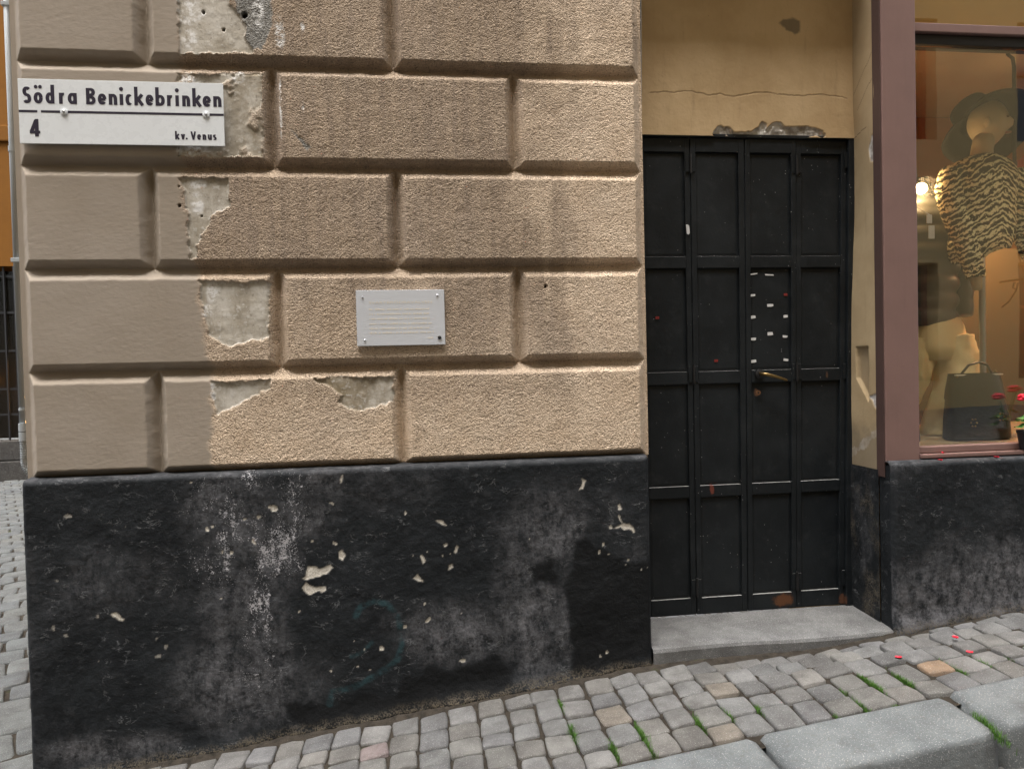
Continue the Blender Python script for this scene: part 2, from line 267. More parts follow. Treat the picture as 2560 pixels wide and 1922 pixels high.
def m_plinth():
    g=G('black_plinth_paint'); p=g.pos()
    fl,sp,hz,we,te,ba=[g.attr(k) for k in ('flake','speck','haze','wet','teal','dirt')]
    n1=g.noise(6,5,.6,p); n2=g.noise(34,5,.65,p); nf=g.noise(170,3,.6,p); st=g.noise(13,5,.65,g.sc(p,(2.8,2.8,.42)))
    c=g.mix(g.step(n1,.3,.72),C(.0058,.0074,.0090),C(.0125,.0150,.0172))
    c=g.mix(g.ma('MULTIPLY',g.step(n2,.52,.70),.40),c,C(.034,.036,.039))
    c=g.mix(g.ma('MULTIPLY',g.step(g.noise(120,4,.7,p),.60,.74),.35),c,C(.07,.073,.077))
    # whitish hairline cracks and scuffs
    ln=g.step(g.ma('ABSOLUTE',g.ma('SUBTRACT',g.noise(11,6,.62,g.sc(p,(.75,1,1.5)),.5),.5)),.010,.002)
    ln=g.ma('MULTIPLY',ln,g.step(g.noise(16,3,.6,p),.50,.62))
    c=g.mix(g.ma('MULTIPLY',ln,.42),c,C(.22,.225,.23))
    scr=g.step(g.noise(30,5,.75,g.sc(p,(.8,1,2.2)),1.4),.65,.70)
    c=g.mix(g.ma('MULTIPLY',scr,.45),c,C(.15,.153,.158))
    hz2=g.ma('MULTIPLY',hz,g.step(g.ma('ADD',g.ma('MULTIPLY',g.noise(85,6,.75,p),.7),g.ma('MULTIPLY',g.noise(15,6,.68,g.sc(p,(1.5,1.5,.8))),.9)),.58,1.06)); c=g.mix(g.ma('MULTIPLY',hz2,.85),c,C(.175,.174,.185))
    c=g.mix(g.ma('MULTIPLY',we,.90),c,C(.0040,.0046,.0052))
    # salts and worn-through specks, thick where the runs are
    thr=g.ma('MULTIPLY_ADD',g.ma('MULTIPLY',sp,g.step(g.noise(9,5,.65,g.sc(p,(1.6,1.6,.7))),.25,.68)),-.27,.765)
    nn=g.ma('MAXIMUM',g.noise(62,6,.8,p),g.ma('SUBTRACT',g.noise(185,3,.7,p),.02))
    spk=g.step(g.ma('SUBTRACT',nn,thr),-.01,.045)
    c=g.mix(g.ma('MULTIPLY',spk,.85),c,g.mix(n2,C(.62,.61,.62),C(.36,.355,.38)))
    c=g.mix(g.ma('MULTIPLY',g.ma('MULTIPLY',te,.85),g.step(n2,.30,.66)),c,C(.022,.052,.060))
    c=g.mix(fl,c,g.mix(g.step(nf,.4,.6),C(.56,.53,.47),C(.40,.37,.31)))
    c=g.mix(g.ma('MULTIPLY',ba,g.step(g.ma('ADD',nf,g.ma('MULTIPLY',n2,.5)),.66,.86)),c,C(.105,.088,.064))
    rough=g.ma('MULTIPLY_ADD',n2,.3,.62)
    h=g.ma('ADD',g.ma('MULTIPLY',n2,.9),g.ma('MULTIPLY',nf,.25))
    h=g.ma('ADD',h,g.ma('MULTIPLY',spk,.25))
    return g.out(c,rough,g.bump(h,.75,.007),.22)
def m_ochre(name,light,dark,holec=(.60,.58,.55)):
    g=G(name); p=g.pos(); ho,ck,sp=[g.attr(k) for k in ('hole','crack','spot')]
    n=g.noise(3.2,5,.6,p); n2=g.noise(22,5,.6,p); nf=g.noise(120,3,.6,p); st=g.noise(11,4,.6,g.sc(p,(2.5,2.5,.35)))
    c=g.mix(g.step(n,.3,.72),C(*light),C(*dark))
    c=g.mix(g.ma('MULTIPLY',g.step(st,.55,.8),.25),c,C(*[v*.5 for v in dark]))
    c=g.mix(g.ma('MULTIPLY',g.step(nf,.68,.78),.5),c,C(*[v*.4 for v in dark]))
    c=g.mix(g.ma('MULTIPLY',sp,.75),c,C(.145,.125,.095))
    c=g.mix(ho,c,g.mix(g.step(n2,.38,.62),C(*holec),C(.30,.27,.24)))
    c=g.mix(ck,c,C(.09,.065,.04))
    h=g.ma('ADD',n2,g.ma('MULTIPLY',nf,.3))
    return g.out(c,.88,g.bump(h,.28,.006),.15)
def m_door():
    g=G('black_door_paint'); p=g.pos()
    n=g.noise(5,5,.6,p); n2=g.noise(40,5,.7,p); nf=g.noise(230,3,.6,p)
    c=g.mix(g.step(n,.35,.7),C(.0060,.0080,.0098),C(.0125,.0155,.0180))
    scr=g.step(g.noise(26,4,.7,g.sc(p,(2.4,1,.55)),.9),.705,.745)
    c=g.mix(g.ma('MULTIPLY',g.step(g.noise(12,6,.7,p),.52,.75),.35),c,C(.035,.038,.041))
    c=g.mix(g.ma('MULTIPLY',scr,.5),c,C(.22,.23,.23))
    dot=g.ma('MULTIPLY',g.step(g.vor(46,p),.085,.06),g.step(g.noise(7,3,.5,p),.50,.62))
    c=g.mix(g.ma('MULTIPLY',dot,.8),c,C(.45,.45,.45))
    # dust on faces that look up
    nz=g.n('ShaderNodeSeparateXYZ',{0:g.n('ShaderNodeNewGeometry').outputs['Normal']}).outputs[2]
    c=g.mix(g.ma('MULTIPLY',g.step(nz,.3,.8),.75),c,C(.30,.30,.29))
    def spot(ce,r):
        d=g.n('ShaderNodeVectorMath',{0:g.sc(g.n('ShaderNodeVectorMath',{0:p,1:ce},operation='SUBTRACT').outputs[0],r)},operation='LENGTH').outputs['Value']
        return g.step(g.ma('ADD',d,g.ma('MULTIPLY',n2,1.2)),1.45,1.05)
    for ce,r,col in (((1.60,.25,.215),(14,1,24),C(.16,.062,.022)),((1.27,.25,.735),(70,1,26),C(.20,.05,.03)),((1.83,.25,1.235),(120,1,40),C(.10,.055,.03)),((1.493,.25,1.164),(60,1,40),C(.16,.075,.04)),((1.89,.25,.20),(40,1,30),C(.14,.06,.03))):
        c=g.mix(g.ma('MULTIPLY',spot(ce,r),.6),c,col)
    c=g.mix(g.ma('MULTIPLY',g.step(nf,.69,.76),.35),c,C(.16,.16,.16))
    return g.out(c,g.ma('MULTIPLY_ADD',n2,.3,.36),g.bump(g.ma('ADD',n2,g.ma('MULTIPLY',n,.6)),.22,.006),.26)
def m_stone(name,light,dark,scale=1.0,objcol=False,speck=.5,bump=.5):
    g=G(name); p=g.pos()
    n=g.noise(9*scale,5,.62,p); n2=g.noise(60*scale,4,.65,p); nf=g.noise(330*scale,2,.5,p); vo=g.vor(210*scale,p)
    if objcol:
        oc=g.n('ShaderNodeObjectInfo').outputs['Color']
        c=g.mix(g.step(n,.3,.72),oc,g.mix(1.,oc,C(.55,.54,.54),'MULTIPLY'))
    else: c=g.mix(g.step(n,.3,.72),C(*light),C(*dark))
    c=g.mix(g.ma('MULTIPLY',g.step(nf,.58,.70),speck),c,C(.56,.56,.54))
    c=g.mix(g.ma('MULTIPLY',g.step(vo,.20,.10),speck*.7),c,C(.06,.06,.065))
    c=g.mix(g.ma('MULTIPLY',g.step(n2,.50,.72),.35),c,C(.10,.095,.085))
    c=g.mix(g.ma('MULTIPLY',g.step(g.noise(3.1,5,.65,p),.54,.70),.45),c,C(.055,.052,.048))
    return g.out(c,.78,g.bump(g.ma('ADD',n2,g.ma('MULTIPLY',nf,.4)),bump,.005),.3)
def m_dirt():
    g=G('joint_dirt'); p=g.pos(); n=g.noise(30,5,.65,p); nf=g.noise(260,3,.6,p); vo=g.vor(120,p)
    c=g.mix(g.step(n,.35,.7),C(.050,.042,.033),C(.026,.023,.019))
    c=g.mix(g.ma('MULTIPLY',g.step(nf,.64,.74),.6),c,C(.22,.20,.165))
    c=g.mix(g.ma('MULTIPLY',g.step(g.noise(11,4,.6,p),.60,.74),.55),c,C(.05,.075,.02))
    return g.out(c,.95,g.bump(g.ma('ADD',n,nf),.8,.008),.1)
def m_paint(name,col,dirt=.25,rough=.45):
    g=G(name); p=g.pos(); n=g.noise(5,5,.6,p); n2=g.noise(50,4,.65,p); st=g.noise(20,4,.6,g.sc(p,(2.5,2.5,.25)))
    c=g.mix(g.ma('MULTIPLY',g.step(n,.35,.75),dirt),C(*col),C(*[v*.55 for v in col]))
    c=g.mix(g.ma('MULTIPLY',g.step(st,.5,.75),dirt*.6),c,C(*[v*.6 for v in col]))
    c=g.mix(g.ma('MULTIPLY',g.step(n2,.66,.75),dirt),c,C(*[min(.9,v*1.8) for v in col]))
    return g.out(c,g.ma('MULTIPLY_ADD',n2,.2,rough-.1),g.bump(n2,.10,.004),.4)
def m_glass(k=2.3,name='window_glass'):
    g=G(name)
    bf=g.n('ShaderNodeNewGeometry').outputs['Backfacing']; ior=g.ma('MULTIPLY_ADD',bf,1/1.52-1.52,1.52); fr=g.n('ShaderNodeFresnel',{'IOR':ior}).outputs[0]
    fr=g.ma('MULTIPLY',fr,k,clamp=True)
    tr=g.n('ShaderNodeBsdfTransparent',{'Color':C(.93,.95,.93)}).outputs[0]
    nr=g.bump(g.noise(2.2,2,.5,g.pos()),.02,.02)
    gl=g.n('ShaderNodeBsdfGlossy',{'Color':C(1,1,1),'Roughness':.01,'Normal':nr}).outputs[0]
    mx=g.n('ShaderNodeMixShader',{0:fr,1:tr,2:gl}).outputs[0]
    g.t.links.new(mx,g.o.inputs[0]); return g.m
def m_emit(name,col,st):
    g=G(name); e=g.n('ShaderNodeEmission',{'Color':C(*col),'Strength':st}).outputs[0]; g.t.links.new(e,g.o.inputs[0]); return g.m
MW=m_wall(); MP=m_plinth()
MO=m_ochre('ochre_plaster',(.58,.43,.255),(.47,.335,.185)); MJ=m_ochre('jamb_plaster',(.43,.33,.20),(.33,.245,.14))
MD=m_door(); MSETT=m_stone('granite_sett',(0,0,0),(0,0,0),1,True,.30,.6)
MKERB=m_stone('granite_kerb',(.155,.168,.170),(.105,.116,.120),.8,False,.42,.6)
MTHR=m_stone('threshold_granite',(.145,.145,.143),(.085,.085,.085),1.1,False,.5,.35)
MDIRT=m_dirt()
MCOL=m_paint('mauve_paint',(.190,.115,.100),.25); MCOLD=m_paint('dark_mauve',(.075,.046,.040),.3)  # second mauve is a darker copy for the post side and bead
MGLASS=m_glass()
MPLAIN=simple('upper_plaster',(.42,.33,.23),.9,.1,var=.2,scale=2,bump=.3)
MGREY=simple('grey_plastic',(.36,.39,.41),.45,.4,var=.06)
MWHITE=simple('white_enamel',(.68,.71,.73),.28,.5,var=.03,scale=4)
MINK=simple('navy_ink',(.022,.018,.035),.4,.4,var=.05)
MSTEEL=simple('brushed_steel',(.45,.46,.47),.35,.5,.9,var=.1)
MALU=simple('plaque_metal',(.62,.65,.70),.38,.5,.25,var=.05,scale=5)
MGOLD=simple('faded_gold_letter',(.72,.66,.55),.5,.4,.0,var=.1)
MBRASS=simple('brass',(.25,.17,.07),.35,.5,.9,var=.25,scale=30)
MIRON=simple('black_iron',(.012,.012,.013),.45,.4,var=.2)
MRUST=simple('rust',(.16,.08,.04),.8,.2,var=.4,scale=60)
MPAPER=simple('white_paper',(.62,.62,.62),.8,.2,var=.25,scale=60)
MREDP=simple('red_paper',(.20,.03,.025),.8,.2,var=.3,scale=60)
MCABLE=simple('grey_cable',(.26,.26,.25),.5,.3,var=.1)
# ================================================================ building (rusticated corner house)
house=empty('corner_house',(0,.3,0),'beige plastered corner house with banded blocks, black plinth and a shop front','building')
XL,XR=-1.468,.912
def wall_fields(x,z,rough_amp=.0030):
    wob=fbm(x*9,z*9,4,3); wob2=fbm(x*42,z*42,3,5)
    bz=np.array([b[0] for b in BOUND])[::-1]; bx=np.array([b[1] for b in BOUND])[::-1]
    smooth=1-sst(-.010,.022,x-np.interp(z,bz,bx)+.03*wob+.014*wob2)
    wob3=fbm(x*75,z*75,2,36); xd=x+.012*wob+.007*wob2+.005*wob3; zd=z+.012*fbm(x*9,z*9,4,31)+.007*fbm(x*42,z*42,3,35)-.005*wob3
    sd=np.full(x.shape,1e9)
    for q in PATCH: sd=np.minimum(sd,sdpoly(xd,zd,q))
    patch=1-sst(-.0015,.0015,sd)
    # scraps of rough render still clinging inside the bare strip
    rem=sst(.18,.42,fbm(x*13,z*13,4,77))*(z>2.10)*(z<2.43); patch=patch*(1-.9*rem)
    grey=np.zeros_like(x)
    for q in GREYP: grey=np.maximum(grey,1-sst(-.004,.006,sdpoly(xd,zd,q)))
    grey=grey*(1-patch)
    white=np.zeros_like(x)
    for cx,cz,a,b in WHITE:
        r=np.hypot((x-cx)/a,(z-cz)/b)+.35*wob; white=np.maximum(white,1-sst(.55,1.15,r))
    smooth=smooth*(1-patch)
    brown=patch*(.75*sst(-.50,-.44,x)*(z<1.32)+.7*sst(-.70,-.60,x)*(z>2.1)*(z<2.45)); edge=np.exp(-np.clip(sd,0,9)/.0035)*(1-patch)*(1-smooth)*(fbm(x*20,z*20,3,8)>-.25)
    hole=np.zeros_like(x)
    for cx,cz,r in HOLES: hole=np.maximum(hole,1-sst(r*.55,r*1.0,np.hypot(x-cx,(z-cz)*.85)+r*.5*wob2))
    f1=fbm(x*3.1,z*3.1,5,11)
    clean=sst(.34,.66,x+.22*f1+.02*wob2)*.95
    clean=np.maximum(clean,.95*sst(1.45,1.0,z+.12*f1))
    clean=np.maximum(clean,.62*sst(2.1,1.55,z+.25*f1)*sst(-.15,.1,x+.1*f1))
    clean=np.maximum(clean,.45*sst(1.75,1.45,z+.3*f1))
    stain=sst(.0,.45,fbm(x*5.5+2,z*1.2,4,21))*.75       # rain runs
    clean=np.clip(clean-stain*sst(.9,1.9,z),0,1)
    ra=(1-smooth)*(1-patch)
    h=rough_amp*ra*(.42*fbm(x*135,z*135,2,41,.6)+.40*fbm(x*24,z*24,3,43))+.0003*smooth*fbm(x*60,z*95,2,44)+.0012*patch*fbm(x*35,z*35,3,45)
    h-=.0080*patch+.018*hole+.002*grey
    h+=.004*fbm(x*2.2,z*2.2,3,50)
    return h,dict(smooth=smooth,patch=patch,grey=grey,white=white,clean=clean,edge=edge*.6,hole=hole,brown=brown)
GD,GW=.044,.036
def block(x0,x1,z0,z1,step=.0035,left=False,right=False,bottom=False):
    nu=max(8,int((x1-x0)/step)); nv=max(8,int((z1-z0)/step))
    U=np.linspace(x0,x1,nu+1); V=np.linspace(z0,z1,nv+1); x,z=np.meshgrid(U,V)
    h,at=wall_fields(x,z)
    jit=.0025*fbm(x*24,z*24,3,60)
    dl=x-x0-(.018 if left else 0); dr=x1-x-(.010 if right else 0); db=z-z0-(.004 if bottom else 0); dt=z1-z
    d=np.minimum(np.minimum(dl,dr),np.minimum(db*GW/.027,dt*GW/.044))+jit
    t=np.clip(1-d/GW,0,1); prof=np.where(t>.88,.88+(t-.88)*.35,t)/.922
    # soften arris
    e=np.clip(1-np.abs(d-GW)/.004,0,1)**2*.0006
    y=GD*np.clip(prof,0,1)+e-h*(1-.45*t)
    return relief('plaster_block',U,V,(x,y,z),MW,house,at)
J_odd=[XL,-.993,-.087,XR]; J_even=[XL,-.543,.382,XR]
ROWZ=[.932,1.325,1.706,2.088,2.469,2.851,3.23]
for i in range(6):
    J=J_odd if i%2==0 else J_even
    for k in range(3):
        block(J[k],J[k+1],ROWZ[i],ROWZ[i+1],.0035 if i<5 else .008,k==0,k==2,i==0)
B(XL+.001,XR-.001,.055,.9,-.6,3.23).build('wall',MPLAIN,house)
B(XL-.02,6.0,-.01,.9,3.24,9.5).build('upper_wall',MPLAIN,house)
B(XL+.002,-1.1,.905,8.2,-.6,9.5).build('side_wall',MPLAIN,house)
# black plinth
def gz(X,Y):
    X=np.asarray(X,float);Y=np.asarray(Y,float)
    zx=np.where(X<-1.6,-.187+.013*(X+1.6),np.where(X>5,.585+.03*(X-5),.117*X))
    return zx+.02*(np.clip(Y,-3,0)+.04)-.078*sst(.7,1.75,X)*sst(-.36,-.06,Y)
def plinth(x0,x1,z0,ztop,yf,yb,ends,seed,marks,name='plinth',step=.0042):
    # section: front face, rounded top arris, sloping ledge back to the wall; wraps round the left end
    U=np.linspace(x0,x1,int((x1-x0)/step)); nz=int((ztop-z0)/step); V=np.linspace(z0,ztop+.03,nz+14); x,z=np.meshgrid(U,V)
    s=np.clip((z-(ztop-.012))/.042,0,1)         # 0 face .. 1 back of ledge
    lump=fbm(x*3+seed,z*3,4,90+seed)*.006+fbm(x*14,z*14,4,95+seed)*.0025+fbm(x*45,z*45,3,97)*.0009
    at={k:np.zeros_like(x) for k in ('flake','speck','haze','wet','teal','dirt')}
    wob=fbm(x*26,z*26,4,101); w2=fbm(x*70,z*70,3,102); xd=x+.006*wob+.003*w2; zd=z+.006*fbm(x*26,z*26,4,103)+.003*w2
    if marks:
        fl=np.zeros_like(x)
        for q in FLAKE: fl=np.maximum(fl,1-sst(-.002,.002,sdpoly(xd,zd,q)))
        for cx,cz,r in BLOB: r*=.82; ca=rng.uniform(0,3.14); ex=rng.uniform(.7,1.0); ux=(x-cx)*math.cos(ca)+(z-cz)*math.sin(ca); uz=-(x-cx)*math.sin(ca)+(z-cz)*math.cos(ca); fl=np.maximum(fl,(.4 if cx<-.88 else 1)*1-(.4 if cx<-.88 else 1)*sst(r*.75,r*1.0,np.hypot(ux*ex,uz/ex)+r*1.1*wob+r*.9*w2))
        at['flake']=fl
        def ell(L,lo,hi):
            a=np.zeros_like(x)
            for cx,cz,rx,rz in L: a=np.maximum(a,1-sst(lo,hi,np.hypot((x-cx)/rx/1.25,(z-cz)/rz/1.25)+.45*fbm(x*6,z*6,4,110)))
            return a
        at['speck']=np.maximum(ell(SPK,.3,1.35),.22*sst(-.2,.5,fbm(x*2,z*2,3,125))); at['haze']=np.maximum(ell(HAZE,.1,1.35)*(.75+.5*fbm(x*8,z*5,4,126)),.35*sst(.0,.6,fbm(x*2.5+4,z*2,4,127)))
        we=np.zeros_like(x)
        for q in WET: we=np.maximum(we,1-sst(-.012,.016,sdpoly(x+.02*fbm(x*12,z*12,4,120),z+.035*fbm(x*15,z*6,4,121),q)))
        at['wet']=we; at['haze']*=1-we
        td=np.minimum(sdline(x,z,TEAL),sdline(x,z,TEAL2)+.004); at['teal']=1-sst(.006,.017,td+.004*wob)
        h_extra=-.0022*fl
    else:
        at['haze']=np.clip(sst(-.2,.6,fbm(x*3.5,z*2.2,4,130)-.15+sst(.62,.2,z)),0,1)
        at['speck']=.12*sst(.0,.5,fbm(x*5,z*5,4,131)); h_extra=0
    gnd=gz(x,-.05); at['dirt']=np.clip(1-(z-gnd)/(.034+.03*fbm(x*12,z*0,3,140)),0,1)
    flare=.02*np.clip(1-(z-gnd)/.09,0,1)**2
    f=yf-lump-h_extra-flare*(0.6+.8*fbm(x*5,z*5,3,141))
    ang=np.clip(s*1.4,0,1)*math.pi/2
    y=np.where(s<=0,f,f+(yb-yf)*(1-np.cos(np.clip(s,0,1)*math.pi/2))**.9)
    zz=np.where(s<=0,z,(ztop-.012)+.014*np.sin(np.clip(s*2.2,0,1)*math.pi/2)+.008*s)
    xx=x.copy()
    # round the two ends of the face
    for xe,sg in ends:
        dd=np.clip(1-np.abs(x-xe)/.022,0,1); y=y+.022*dd**2.2*(s<.9)
    at['haze']=np.maximum(at['haze'],.35*sst(.05,.4,s))
    return relief(name,U,V,(xx,y,zz),MP,house,at,keep=(z>gnd-.06))
plinth(-1.456,.888,-.30,.930,-.04,.045,((-1.456,-1),(.888,1)),1,True)
B(-1.452,.884,-.016,.95,-.6,.918).build('plinth_core',simple('plinth_side',(.02,.021,.023),.6,.3,var=.3),house,bevel=.012)
# doorway: head wall, jamb, threshold
def dwarp(x,y,z): return (x-(1.91-z)/1.34*(.004+.024*min(1,max(0,(x-1.2)/.75))),y,z)
U=np.linspace(.912,1.99,380); V=np.linspace(2.306,3.235,330); x,z=np.meshgrid(U,V)
wb=fbm(x*22,z*22,4,150); w2=fbm(x*60,z*60,3,151)
sd=np.minimum(sdpoly(x+.012*wb,z+.010*w2,HEADHOLE),sdpoly(x+.010*w2,z+.012*wb,HEADHOLE2)); ho=1-sst(-.002,.003,sd)
ck=1-sst(.0006,.0032,sdline(x,z+.010*fbm(x*18,z*3,4,152)+.003*w2,CRACK))
sp=1-sst(-.004,.008,sdpoly(x+.01*wb,z+.01*w2,GREYSPOT))
y=.238-.003*fbm(x*3,z*3,4,153)-.0006*w2+ho*(.011+.006*wb+.006*w2)+.002*ck
relief('door_head',U,V,(x,y,z),MO,house,dict(hole=ho,crack=ck*.5,spot=sp))
B(.913,1.96,.262,.88,2.33,3.238).build('lintel',MO,house)
# right jamb (faces the doorway), black at the foot, with a chiselled lock recess
U=np.linspace(.046,.252,60); V=np.linspace(.10,3.235,700); yy,z=np.meshgrid(U,V)
wb=fbm(yy*20,z*20,4,160); w2=fbm(yy*60,z*60,3,161)
notch=1-sst(-.003,.004,np.maximum(np.abs(yy-.158)-.043+.006*wb,np.maximum(z-1.357,1.10-z+.12*(yy-.1)/.1)))
peel=1-sst(-.003,.003,np.minimum(sdpoly(yy+.008*wb,z+.012*w2,[(.04,2.27),(.078,2.261),(.105,2.215),(.088,2.155),(.04,2.15)]),sdpoly(yy+.006*wb,z+.008*w2,[(.116,1.143),(.04,1.155),(.04,1.07),(.07,1.10),(.092,1.128)])))
chip=1-sst(.0,.004,np.abs(z-(.99-.6*(yy-.05)))-.02-.03*wb)*1.0
ck=1-sst(.0008,.003,np.minimum(sdline(yy,z+.012*wb,[(.05,2.62),(.14,2.56),(.23,2.50)]),np.minimum(sdline(yy,z+.01*wb,[(.06,2.50),(.20,2.42)]),sdline(yy,z+.004*wb,[(.12,2.318),(.24,2.305)]))))
xj=1.937+.006*fbm(yy*4,z*2,4,162)+.018*notch+.004*peel+.03*(yy-.05)/.2*sst(1.0,2.2,z)
gnd=.0
black=sst(.826,.820,z+.004*wb)
relief('door_jamb',U,V[V>.815],(xj[V>.815],yy[V>.815],z[V>.815]),MJ,house,{k:a[V>.815] for k,a in dict(hole=np.maximum(peel,.35*chip*(z<1.08)),crack=ck*.7,spot=sst(1.06,.9,z+.08*wb)*.8+notch*.3).items()})
k=V<.83
pl={a:np.zeros_like(z[k]) for a in ('flake','speck','haze','wet','teal','dirt')}
pl['haze']=sst(.1,.6,fbm(yy[k]*7,z[k]*2.5,4,170))*.5; pl['dirt']=.75*sst(.1,.6,fbm(yy[k]*9,z[k]*4,4,171))
relief('plinth_return',U,V[k],(xj[k]-.006-.002*wb[k],yy[k],z[k]),MP,house,pl)
B(1.974,2.09,.062,.9,-.3,3.236).build('jamb_core',MJ,house)
plinth(1.935,4.6,-.15,.862,-.05,.03,((1.935,-1),),4,False,name='shop_plinth',step=.0055)
B(1.940,4.6,-.03,.055,-.3,.852).build('shop_plinth_core',MP,house,bevel=.01)
# threshold stone
th=MB(); nx=40
prof=[(.25,-.2),(.25,.174),(.10,.165),(-.015,.158),(-.032,.152),(-.038,.140),(-.040,-.2)]
v=[];f=[]
for i in range(nx+1):
    X=.889+(1.942-.889)*i/nx
    for (Y,Z) in prof: v.append((X,Y+.003*math.sin(X*9+Z*20),Z+.0025*math.sin(X*7+Y*11)))
n=len(prof)
for i in range(nx):
    for k in range(n-1): f.append((i*n+k,(i+1)*n+k,(i+1)*n+k+1,i*n+k+1))
th.add(v,f).build('threshold',MTHR,house,smooth=False)
# ---- folding door: four narrow leaves of four panels
ZP=[(.250,.703),(.755,1.210),(1.266,1.725),(1.778,2.238)]; ZB,ZT=.176,2.300
LEAF=[(.945,.985,1.170,1.1945),(1.1965,1.220,1.418,1.4445),(1.4485,1.472,1.666,1.6895),(1.6915,1.715,1.908,1.934)]
bar=MB(); bar.box(.913,.944,.246,.30,.17,2.306,dwarp); bar.box(1.9355,1.975,.242,.30,.16,2.306,dwarp); bar.box(.9445,1.935,.246,.30,2.3015,2.317,dwarp)
bar.build('door_frame',MD,house,bevel=.003)
leaves=[]
for li,(a,b,c,d) in enumerate(LEAF):
    yf=.254+(.003 if li in (0,3) else 0)
    fr=MB(); fr.box(a,b,yf,yf+.04,ZB,ZT,dwarp); fr.box(c,d,yf,yf+.04,ZB,ZT,dwarp)
    zs=[ZB]+[q for p_ in ZP for q in p_]+[ZT]
    for i in range(0,len(zs),2): fr.box(b,c,yf,yf+.04,zs[i],zs[i+1],dwarp)
    leaf=fr.build('door_leaf',MD,house,bevel=.0028)
    leaves.append(leaf)
    for (z0,z1) in ZP:
        # raised-and-fielded panel: sunk field with a sloping margin
        m=MB(); v=[];e=.014
        for (xx,zz,yy_) in ((b-.004,z0-.004,yf+.013),(c+.004,z0-.004,yf+.013),(c+.004,z1+.004,yf+.013),(b-.004,z1+.004,yf+.013),(b+e,z0+e,yf+.009),(c-e,z0+e,yf+.009),(c-e,z1-e,yf+.009),(b+e,z1-e,yf+.009)):
            v.append(dwarp(xx,yy_,zz))
        for q in v[:4]: m.v.append((q[0],q[1]+.012,q[2]))
        k=4; m.v=[tuple(q) for q in v]+m.v
        m.f=[(0,1,5,4),(1,2,6,5),(2,3,7,6),(3,0,4,7),(4,5,6,7),(0,8,9,1),(1,9,10,2),(2,10,11,3),(3,11,8,0),(8,11,10,9)]
        m.build('panel',MD,leaf)
def hinge(xc,zc,leaf,l=.085):
    m=MB(); x0,_,_=dwarp(xc,0,zc); m.tube([(x0,.248,zc-l/2),(x0,.248,zc+l/2)],.0055,8); m.build('hinge_pin',MIRON,leaf,smooth=False)
    p=MB(); p.box(x0-.022,x0-.007,.2505,.2535,zc-.035,zc+.035); p.box(x0+.007,x0+.022,.2505,.2535,zc-.035,zc+.035); p.build('hinge_plate',MD,leaf,bevel=.001)
for zc in (2.185,1.255,.30): hinge(1.1955,zc,leaves[1]); hinge(1.6905,zc,leaves[2])
for zc in (2.21,1.25,.30): hinge(1.942,zc,leaves[3],.10)
h=MB(); hx,hz=HANDLE[0]
h.tube([(hx+.004,.256,hz),(hx+.004,.243,hz),(hx+.004,.240,hz)],[.021,.021,.012],16); h.build('handle_rose',MIRON,leaves[2],smooth=False)
h=MB(); h.tube([(hx+.004,.246,hz),(hx+.006,.215,hz-.001),(hx+.020,.206,hz-.004),(hx+.06,.205,hz-.014),(hx+.108,.207,hz-.030),(hx+.116,.208,hz-.033)],[.008,.008,.008,.0066,.0058,.003],12,flat=.8); h.build('lever_handle',MBRASS,leaves[2],smooth=True)
kx,kz=HANDLE[2]; h=MB(); h.tube([(kx+.003,.2545,kz),(kx+.003,.2515,kz)],.011,14); kp=h.build('key_plate',MRUST,leaves[2])
MB().tube([(kx+.003,.252,kz),(kx+.003,.2505,kz)],.004,10).build('keyhole',MIRON,leaves[2])
for i,(tx,tz) in enumerate(TAPE):
    lf=leaves[2] if tx>1.445 else leaves[1]
    yb=.2625 if tx>1.475 and tx<1.66 else .2535
    wv,hv=(random.uniform(.010,.014),random.uniform(.005,.008)) if i<9 else ((.020,.003) if i<11 else (.007,.020))
    a=random.uniform(-.15,.15); v=[]
    for sx,sz in ((-1,-1),(.3,-1.1),(1,-.8),(1.05,.9),(.1,1),(-1,1.05)):
        v.append((tx+wv*sx*random.uniform(.85,1.1)-a*hv*sz,yb-.0012,tz+hv*sz*random.uniform(.8,1.1)+a*wv*sx))
    n=len(v); v+=[(p_[0],yb+.0004,p_[2]) for p_ in v]
    MB().add(v,[tuple(range(n)),tuple(range(2*n-1,n-1,-1))]+[(k,(k+1)%n,(k+1)%n+n,k+n) for k in range(n)]).build('paper_scrap',MPAPER,lf)
for (tx,tz),lf in zip(TAPER,(leaves[2],leaves[0],leaves[1])):
    B(tx-.009,tx+.008,.2615-.0012,.2626,tz-.006,tz+.005).build('red_paper_scrap',MREDP,lf)
# ---- shop front: post, sill, transom, glass
B(1.9385,2.094,.0,.0605,.862,3.236).build('shopfront_post',MCOL,house,bevel=.004)
B(1.9335,1.9375,.006,.056,.80,3.236).build('post_side',MCOLD,house)
B(2.0955,4.6,-.012,.055,.874,.892).build('window_sill',MCOL,house,bevel=.004)
B(2.0955,4.6,.008,.06,.8935,.922).build('bottom_rail',MCOL,house,bevel=.004)
B(2.0955,4.6,.012,.10,2.684,2.722).build('transom',MCOL,house,bevel=.004)
B(2.0955,4.6,.030,.095,2.640,2.6825).build('top_dark_bar',simple('dark_bar',(.02,.016,.012),.5,.3,var=.2),house,bevel=.004)  # dark bar across the top of the window
B(2.0955,2.112,.03,.075,.9225,2.639).build('side_bead',MCOLD,house,bevel=.003)
B(2.1125,4.6,.046,.052,.9225,2.639).build('window_pane',MGLASS,house)
B(2.0955,4.6,.052,.062,2.7225,3.236).build('facade_reflection_panel',simple('ochre_reflection',(.60,.31,.085),.55,.3,var=.15,scale=2),house)  # added panel; its ochre paints the facade's reflection in the transom glass
B(2.0955,4.6,.036,.041,2.7225,3.2355).build('transom_pane',MGLASS,house)
